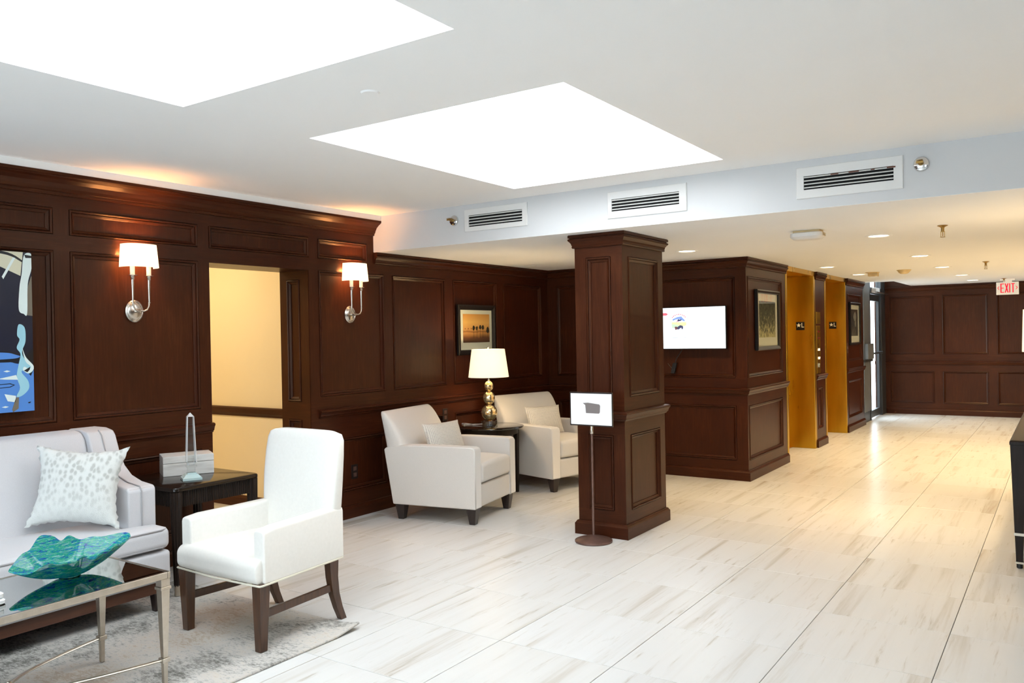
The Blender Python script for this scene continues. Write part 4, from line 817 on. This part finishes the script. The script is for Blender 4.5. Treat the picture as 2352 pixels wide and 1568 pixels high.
a.box(MB(), -0.32, 0.32, -0.28, 0.28, 0.0125, 0.0140).build('glazing', PANE, t)
# wall screen
t = thing('wall_screen', 'bright flat wall screen showing a small racing poster on white', 'screen', (-3.215, 8.08, 1.549)); a = Art(t, 'x')
a.box(MB(), -0.385, 0.385, -0.221, 0.219, 0.045, 0.080).build('casing', BLACK, t, bev=(0.004, 2)); a.box(MB(), -0.15, 0.15, -0.12, 0.12, -0.018, 0.045).build('wall_bracket', BLACK, t)
SCR = [mat('screen_white', (0.5, 0.5, 0.5), emit=S((236, 247, 255)), es=1.25)] + [mat('screen_' + n, (0.1, 0.1, 0.1), emit=S(c), es=1.0) for n, c in (('red', (240, 92, 112)), ('blue', (120, 155, 225)), ('navy', (28, 42, 92)), ('yellow', (240, 240, 165)), ('grey', (190, 198, 206)), ('maroon', (96, 42, 58)), ('green', (190, 222, 190)))]
a.box(MB(), -0.377, 0.377, -0.212, 0.212, 0.080, 0.0808).build('display', SCR[0], t)
mb = MB()
def scr(x, y): return (-0.324 + (x - 1517) * 0.00478 , 0.212 - (y - 704.5) * 0.00446)
def sp_(pts, mi, d=0): a.poly(mb, [scr(x, y) for x, y in pts], 0.0811 + d * 0.0003, mi)
sp_([(1502, 716), (1531, 716), (1535, 719), (1531, 722), (1502, 722)], 1); sp_([(1539, 713), (1580.5, 712.5), (1581.5, 779), (1540, 780)], 5); sp_([(1540, 714), (1579.5, 713.5), (1580.5, 778), (1541, 779)], 0, 1)
sp_([(1545, 731), (1556, 726), (1566, 725), (1574, 734), (1573, 737), (1561, 731), (1552, 732), (1546, 735)], 2, 2); sp_([(1543, 738), (1577, 738), (1577, 746), (1570, 748), (1543, 746)], 4, 2); sp_([(1543, 742), (1556, 744), (1566, 749), (1544, 752)], 7, 3)
sp_([(1556, 733), (1560, 731), (1563, 733), (1565, 730), (1566, 735), (1560, 736), (1557, 737)], 3, 4); sp_([(1550, 749), (1553, 748), (1558, 750), (1556, 755), (1551, 756)], 6, 4); sp_([(1557, 749), (1563, 745), (1569, 747), (1570, 752), (1567, 756), (1565, 751), (1560, 755), (1556, 755)], 3, 5)
for k in range(9):
    an = math.radians(150 - 15 * k); cx, cy = 1560 + 17 * math.cos(an), 731 - 13 * math.sin(an) + 2; sp_([(cx - 1.3, cy - 1), (cx + 1.3, cy - 1.2), (cx + 1.2, cy + 1.1), (cx - 1.2, cy + 1.2)], 1, 4)
sp_([(1553, 737), (1558, 735), (1558, 737), (1553, 738)], 1, 5); sp_([(1542, 774), (1558, 773.5), (1558, 775), (1542, 775.5)], 5, 3); sp_([(1561, 773.5), (1577, 773), (1577, 774.5), (1561, 775)], 5, 3)
mb.build('screen_picture', SCR, t)
t = thing('power_adapter', 'black power adapter dangling on its cord under the wall screen', 'adapter', (-3.43, 8.055, 1.13))
MB().loft([[(x * 0.022, y * 0.016 - 0.012, -0.055) for x, y in ((-1, -1), (1, -1), (1, 1), (-1, 1))], [(x * 0.022 + 0.03, y * 0.016 - 0.012, 0.055) for x, y in ((-1, -1), (1, -1), (1, 1), (-1, 1))]]).build('brick', BLACK, t, bev=(0.004, 2))
MB().tube([(0.028, -0.012, 0.05), (0.048, -0.012, 0.11), (0.085, -0.014, 0.155), (0.115, -0.02, 0.20), (0.12, -0.022, 0.25)], 0.0045, 8).tube([(0.0, -0.012, -0.01), (-0.03, -0.014, 0.02), (-0.055, -0.012, 0.05)], 0.003, 6).build('cord', BLACK, t, 60)
# lift plates
def star(cx, cz, r): return [(cx + (r if i % 2 == 0 else r * 0.42) * math.sin(PI * i / 5), cz + (r if i % 2 == 0 else r * 0.42) * math.cos(PI * i / 5)) for i in range(10)]
for k, (x, y, z, s) in enumerate(((-2.8125, 10.70, 1.559, 0.105), (-2.8245, 12.505, 1.569, 0.102))):
    t = thing('level_plate', 'black star-and-letter plate inside the ' + ('nearer' if k == 0 else 'farther') + ' lift jamb', 'sign', (x, y, z), 0, 'level plates on the lift jambs'); a = Art(t, 'x'); h = s / 2
    a.box(MB(), -h, h, -h, h, 0, 0.003).build('plate', BLACK, t)
    mb = MB(); st_ = star(-0.36 * h, 0.18 * h, 0.58 * h); c0 = (-0.36 * h, 0.18 * h)
    for i in range(10): a.poly(mb, [c0, st_[i], st_[(i + 1) % 10]], 0.0042)
    for pts in ([(0.30, 0.72), (0.47, 0.72), (0.47, -0.35), (0.30, -0.35)], [(0.47, -0.18), (0.90, -0.18), (0.90, -0.35), (0.47, -0.35)]): a.poly(mb, [(u * h, w * h) for u, w in pts], 0.0042)
    mb.build('raised_character', mat('ivory_raised', (0.82, 0.78, 0.62), 0.5), t)
t = thing('lift_call_panel', 'tall brass lift call panel with arrow lights between the lifts', 'panel', (-2.65, 10.925, 1.25)); a = Art(t, 'y')
a.box(MB(), -0.095, 0.095, -0.305, 0.31, 0, 0.006).build('plate', BRASS, t, bev=(0.002, 1))
ARR = mat('lit_arrow', (0.9, 0.85, 0.7), emit=(1, 0.85, 0.55), es=1.6); DRED = mat('red_jewel', (0.16, 0.01, 0.008), 0.2)
for z in (0.235, 0.15): MB().box(0.006, 0.012, -0.02, 0.03, z - 0.012, z + 0.012).build('indicator', DRED, t)
for z, sg in ((0.0, 1), (-0.105, -1)):
    for c in (-0.02, 0.035): MB().loft([[(d, c - 0.016, z - sg * 0.012), (d, c + 0.016, z - sg * 0.012), (d, c, z + sg * 0.018)] for d in (0.006, 0.012)]).build('arrow_light', ARR, t)
MB().box(0.006, 0.016, 0.0, 0.02, -0.225, -0.175).build('key_switch', CHROME, t)
t = tag(MB().box(-2.65, -2.643, 10.835, 11.03, 1.585, 1.735).build('lift_indicator', BRASS, None, bev=(0.002, 1)), 'small square brass plate above the lift call panel', 'plate')
t = thing('light_switch', 'brown light switch plate beside the farther lift', 'switch', (-2.65, 12.60, 1.235)); MB().box(0, 0.006, -0.04, 0.04, -0.075, 0.075).build('plate', BRONZE, t, bev=(0.002, 1)); MB().box(0.006, 0.014, -0.008, 0.008, -0.015, 0.02).build('toggle', BRONZE, t)
for k, (y, z, lb) in enumerate(((4.945, 0.376, 'dark power outlet low on the wall right of the doorway'), (6.155, 0.748, 'dark power outlet on the wall behind the nearer armchair'))):
    d0 = -4.985 - 0.017 if k == 0 else -4.985 - 0.003
    t = thing('power_outlet', lb, 'outlet', (d0, y, z), 0); 
    MB().box(0, 0.008, -0.037, 0.037, -0.06, 0.06).build('plate', PLATEB, t, bev=(0.002, 1))
    for zz in (0.026, -0.026): MB().box(0.008, 0.011, -0.018, 0.018, zz - 0.017, zz + 0.017).build('receptacle', BRONZE, t, bev=(0.003, 2))

# ------------------------------------------------------------------ sign stand
t = thing('sign_stand', 'slim bronze floor stand holding a white framed notice before the pillar', 'sign', (-2.848, 5.195, 0))
MB().lathe([(0.0, 0), (0.132, 0), (0.136, 0.004), (0.136, 0.014), (0.130, 0.018), (0.075, 0.034), (0.018, 0.047), (0.012, 0.050), (0.0, 0.050)], 48).build('base', BRONZE, t, 30)
MB().lathe([(0.0085, 0.048), (0.0085, 0.79)], 16, (0, 0, 0), True).build('pole', BRONZE, t, 40)
MB().lathe([(0.0115, 0.782), (0.0125, 0.785), (0.0125, 0.845), (0.010, 0.848)], 16, (0, 0, 0), True).build('collar', NICKEL, t, 40)
bd = MB().box(-0.171, 0.179, -0.016, -0.004, 0.838, 1.084)
bo_ = bd.build('board', DKLEG, t, bev=(0.002, 1))
MB().box(-0.161, 0.172, -0.0172, -0.016, 0.848, 1.073).build('notice', PAPER, bo_)
MB().add([(x, -0.0175, z) for x, z in ((-0.062, 1.004), (-0.02, 1.008), (0.073, 0.998), (0.081, 0.988), (0.078, 0.940), (0.070, 0.931), (-0.036, 0.932), (-0.041, 0.990))], [tuple(range(8))]).build('grey_patch', flat('notice_grey', (118, 110, 108)), bo_)

# ------------------------------------------------------------------ console on the right with lamp
cn = thing('console_table', 'dark console table with tapered metal-collared legs at the right edge', 'table', (-0.30, 5.90, 0))
LEN, WID, CH = 2.75, 0.80, 0.80
MB().loft([[(i, i, z), (WID - i, i, z), (WID - i, LEN - i, z), (i, LEN - i, z)] for z, i in ((CH - 0.03, 0.0), (CH - 0.012, 0.0), (CH - 0.004, 0.006), (CH, 0.020))]).build('tabletop', BLACKW, cn, 20)
MB().box(0.03, WID - 0.03, 0.03, LEN - 0.03, CH - 0.11, CH - 0.03).build('apron', BLACKW, cn)
for y in (0.045, 0.90, 1.80, LEN - 0.045):
    for x in (0.045, WID - 0.045):
        lg = MB().taper((x, y, 0.03), (0.0185, 0.0185), (x, y, CH - 0.03), (0.042, 0.042)).build('leg', BLACKW, cn, bev=(0.003, 1))
        MB().box(x - 0.028, x + 0.028, y - 0.028, y + 0.028, 0.205, 0.222).build('ferrule', CHAMP, lg); MB().box(x - 0.023, x + 0.023, y - 0.023, y + 0.023, 0.03, 0.042).build('ferrule', CHAMP, lg); MB().lathe([(0.014, 0), (0.018, 0.004), (0.018, 0.03)], 16, (x, y, 0), True).build('foot', BLACK, lg)
MB().box(0.03, WID - 0.03, 0.89, 0.91, 0.40, 0.42).build('cross_bar', CHAMP, cn)
ln = thing('console_lamp', 'lit cream drum-shade lamp at the right edge on the console', 'lamp', (-0.045, 6.32, CH))
MB().lathe([(0.0, 0), (0.075, 0), (0.075, 0.02), (0.02, 0.03), (0.05, 0.10), (0.075, 0.20), (0.05, 0.33), (0.015, 0.40), (0.012, 0.50), (0.012, 0.60)], 32, (0, 0, 0)).build('base', MERC, ln, 50)
MB().lathe([(0.198, 0.535), (0.190, 0.812), (0.187, 0.812), (0.195, 0.535), (0.198, 0.535)], 48).build('shade', LSHADE, ln, 40)
MB().lathe(ball(0.028, 0.66), 16, (0, 0, 0), True).build('bulb', BULB, ln, 60)
hp = MB()
for k in range(3): an = 2 * PI * k / 3; hp.tube([(0, 0, 0.79), (0.188 * math.cos(an), 0.188 * math.sin(an), 0.80)], 0.002, 6)
hp.lathe([(0.003, 0.60), (0.003, 0.81)], 8, (0, 0, 0), True).build('harp', CHROME, ln)
lamp('POINT', (0, 0, 0.70), LAMP_W, WARM, ln, 0.03)

# ------------------------------------------------------------------ vents and sprinklers on the bulkhead
def vent(label, x0, x1, z0, z1, i0, i1, j0, j1, peel=False):
    t = thing('air_vent', label, 'vent', ((x0 + x1) / 2, 5.21, (z0 + z1) / 2), 0, 'vent grilles on the bulkhead'); cx, cz = (x0 + x1) / 2, (z0 + z1) / 2
    X = lambda v: v - cx
    Z = lambda v: v - cz
    R = [[(X(a), d, Z(z)) for a, z in pts] for pts, d in (([(x0, z0), (x1, z0), (x1, z1), (x0, z1)], 0.0), ([(x0, z0), (x1, z0), (x1, z1), (x0, z1)], -0.008), ([(x0 + 0.004, z0 + 0.004), (x1 - 0.004, z0 + 0.004), (x1 - 0.004, z1 - 0.004), (x0 + 0.004, z1 - 0.004)], -0.011), ([(i0, j0), (i1, j0), (i1, j1), (i0, j1)], -0.011), ([(i0, j0), (i1, j0), (i1, j1), (i0, j1)], -0.001))]
    MB().loft(R, False).build('frame', VENTW, t)
    MB().box(X(i0), X(i1), -0.0015, -0.0005, Z(j0), Z(j1)).build('duct_shade_sheet', DARKIN, t)  # flat black sheet painting the shade inside the duct
    n = 4; h = (j1 - j0) / n
    for k in range(n):
        zc = Z(j0) + h * (k + 0.62)
        s = MB().loft([[(x, -0.0015, zc + h * 0.12), (x, -0.0015, zc + h * 0.28), (x, -0.013, zc - h * 0.02), (x, -0.013, zc - h * 0.20)] for x in (X(i0) + 0.001, X(i1) - 0.001)]).build('slat', VENTW, t)
        if peel and k == n - 1:
            mb = MB(); rnd = random.Random(5); x = X(i0) + 0.16
            while x < X(i1) - 0.03:
                w = rnd.uniform(0.02, 0.06); hh = rnd.uniform(0.004, 0.009)
                mb.box(x, x + w, -0.0138, -0.0128, zc - h * 0.16, zc - h * 0.16 + hh); x += w + rnd.uniform(0.015, 0.07)
            mb.build('bare_patch', PEEL, s)
vent('smallest-looking white vent, leftmost on the bulkhead beside a sprinkler', -3.977, -3.377, 2.337, 2.515, -3.933, -3.421, 2.374, 2.466)
vent('white vent above the pillar, middle of the bulkhead row', -2.693, -2.098, 2.320, 2.508, -2.660, -2.151, 2.369, 2.455)
vent('white vent with flaking paint on its top slat, rightmost of the row', -1.379, -0.772, 2.315, 2.508, -1.333, -0.823, 2.368, 2.452, True)
def ring_y(r, d, n=24): return [(r * math.cos(2 * PI * j / n), -d, r * math.sin(2 * PI * j / n)) for j in range(n)]
for x, z, lb in ((-4.085, 2.440, 'chrome sidewall sprinkler left of the leftmost vent'), (-0.677, 2.443, 'chrome sidewall sprinkler right of the flaking vent')):
    t = thing('sidewall_sprinkler', lb, 'sprinkler', (x, 5.21, z), 0, 'sidewall sprinklers on the bulkhead')
    MB().loft([ring_y(0.043, 0), ring_y(0.043, 0.004), ring_y(0.038, 0.014), ring_y(0.022, 0.020)]).build('escutcheon', CHROME, t, 40)
    MB().loft([ring_y(0.013, 0.018), ring_y(0.013, 0.034), ring_y(0.009, 0.036), ring_y(0.009, 0.050), ring_y(0.004, 0.055), ring_y(0.004, 0.075)]).box(-0.018, -0.014, -0.072, -0.034, -0.003, 0.003).box(0.014, 0.018, -0.072, -0.034, -0.003, 0.003).box(-0.018, 0.018, -0.078, -0.072, -0.006, 0.006).box(-0.016, 0.016, -0.084, -0.05, 0.010, 0.012).build('head', ANTB, t, 40)

# ------------------------------------------------------------------ things on the low ceiling
DL = [(-2.869, 7.10, 'downlight between the pillar and the bay, alone'), (-1.236, 7.07, 'largest-looking downlight, right of the white ceiling unit'), (-1.239, 9.33, 'second downlight of the right-hand corridor row'), (-1.25, 11.25, 'third downlight of the right-hand corridor row'), (-1.22, 13.18, 'fourth downlight of the right-hand corridor row'), (-1.215, 14.75, 'farthest downlight of the right-hand row, in the daylit end'), (-2.341, 10.13, 'downlight over the nearer brass lift'), (-2.328, 11.83, 'downlight over the farther brass lift')]
proto = None
for x, y, lb in DL:
    if proto is None:
        t = thing('downlight', 'round lit ' + lb, 'downlight', (x, y, 2.25), 0, 'recessed downlights in the low ceiling')
        MB().lathe([(0.103, 0.0), (0.103, -0.003), (0.098, -0.006), (0.078, -0.006), (0.072, 0.0), (0.072, 0.0)], 40).build('trim', CEIL, t, 30)
        MB().lathe([(0.0, -0.0035), (0.070, -0.0035), (0.073, -0.001)], 40).build('lens', LENS, t, 30)
        ld = lamp('AREA', (0, 0, -0.010), DOWN_W, WARM, t, 0.14, math.radians(124)); proto = t
    else:
        t = copy_tree(proto); t.location = (x, y, 2.25); t['label'] = 'round lit ' + lb
for rx, rl in ((-0.10, 'just past the right edge of the picture'), (0.98, 'added unseen one row beyond the right edge'), (2.06, 'added unseen by the cream right-hand wall')):  # two farther rows unseen, added to warm the low ceiling and pillar reflections
    for y, lb in ((7.07, 'first'), (9.33, 'second'), (11.25, 'third'), (13.18, 'fourth')):
        if rx < 0 and y > 13: continue
        t = copy_tree(proto); t.location = (rx, y, 2.25); t['label'] = 'round lit downlight ' + rl + ', ' + lb + ' from the bulkhead'; t['group'] = 'downlights out of the picture'
for x, y, lb in ((-0.738, 6.70, 'nearest brass pendant sprinkler on the low ceiling'), (-0.750, 10.72, 'middle brass pendant sprinkler, above the exit sign in view'), (-0.788, 14.70, 'farthest pendant sprinkler, just above the exit sign')):
    t = thing('pendant_sprinkler', lb, 'sprinkler', (x, y, 2.25), 0, 'pendant sprinklers on the low ceiling')
    t.scale = (1, 1, 0.62 if y > 14 else 1)
    MB().lathe([(0.0, -0.0), (0.034, 0.0), (0.036, -0.004), (0.016, -0.014), (0.011, -0.02), (0.011, -0.045)], 20, (0, 0, 0), True).build('escutcheon', ANTB, t, 40)
    MB().box(-0.014, -0.010, -0.003, 0.003, -0.085, -0.045).box(0.010, 0.014, -0.003, 0.003, -0.085, -0.045).box(-0.014, 0.014, -0.004, 0.004, -0.050, -0.045).lathe([(0.003, -0.08), (0.003, -0.05)], 8, (0, 0, 0), True).lathe([(0.0, -0.085), (0.017, -0.085), (0.017, -0.088), (0.0, -0.088)], 16).build('head', ANTB, t, 40)
t = thing('ceiling_unit', 'white boxy ceiling unit with slatted end near the bulkhead', 'ceiling unit', (-1.60, 6.33, 2.25))
MB().box(-0.095, 0.10, -0.055, 0.055, -0.016, 0.0).build('mounting_plate', BEIGEP, t); MB().loft([[(x, y, z) for x, y in rrect(0.118 - i, 0.080 - i, 0.045)] for z, i in ((-0.016, 0.012), (-0.022, 0.0), (-0.048, 0.0), (-0.066, 0.018), (-0.070, 0.035))]).build('housing', WPLAST, t, 40)
for k in range(3): MB().box(0.117, 0.121, -0.04, 0.04, -0.030 - 0.008 * k, -0.026 - 0.008 * k).build('slat', BEIGEP, t)
t = thing('smoke_detector', 'beige dome smoke detector between the corridor downlight rows', 'detector', (-1.70, 11.40, 2.25))
MB().lathe([(0.0, -0.002), (0.085, 0.0), (0.088, -0.004), (0.080, -0.010)], 32).build('base', BEIGEP, t, 40); MB().lathe([(0.078, -0.008), (0.066, -0.030), (0.045, -0.048), (0.03, -0.052), (0.0, -0.052)], 32).build('dome', BEIGEP, t, 50)
t = thing('ceiling_alarm', 'small boxed beige ceiling alarm near the farther lift downlight', 'alarm', (-2.10, 11.55, 2.25))
MB().lathe([(0.0, -0.001), (0.09, 0.0), (0.09, -0.008), (0.0, -0.008)], 28).build('base', BEIGEP, t, 40); MB().box(-0.05, 0.07, -0.05, 0.05, -0.055, -0.008).build('housing', BEIGEP, t, bev=(0.006, 2))
# exit sign
t = thing('exit_sign', 'white ceiling sign with red EXIT lettering and two chevrons', 'sign', (-0.757, 15.0, 2.105))
MB().box(-0.152, 0.152, -0.018, 0.018, -0.098, 0.100).build('housing', EXITP, t, bev=(0.004, 2)); MB().box(-0.10, 0.10, -0.03, 0.03, 0.125, 0.145).box(-0.06, 0.06, -0.012, 0.012, 0.098, 0.13).build('canopy', EXITP, t)
mb = MB(); yb = (-0.0205, -0.018)
def bar(x0, z0, x1, z1, w): 
    v = Vector((x1 - x0, z1 - z0)); n = Vector((-v.y, v.x)).normalized() * w / 2
    mb.loft([[(x0 + n.x, d, z0 + n.y), (x1 + n.x, d, z1 + n.y), (x1 - n.x, d, z1 - n.y), (x0 - n.x, d, z0 - n.y)] for d in yb])
zt, zb, lw = 0.078, -0.066, 0.015
bar(-0.088, zb, -0.088, zt, lw); bar(-0.088, zt - 0.006, -0.045, zt - 0.006, 0.012); bar(-0.088, 0.006, -0.05, 0.006, 0.012); bar(-0.088, zb + 0.006, -0.045, zb + 0.006, 0.012)
bar(-0.030, zb, 0.008, zt, lw); bar(-0.030, zt, 0.008, zb, lw); bar(0.030, zb, 0.030, zt, lw); bar(0.074, zb, 0.074, zt, lw); bar(0.050, zt - 0.006, 0.098, zt - 0.006, 0.012)
for s in (1, -1): bar(s * 0.112, 0.034, s * 0.134, 0.008, 0.008); bar(s * 0.134, 0.012, s * 0.112, -0.018, 0.008)
mb.build('lettering', RED, t)
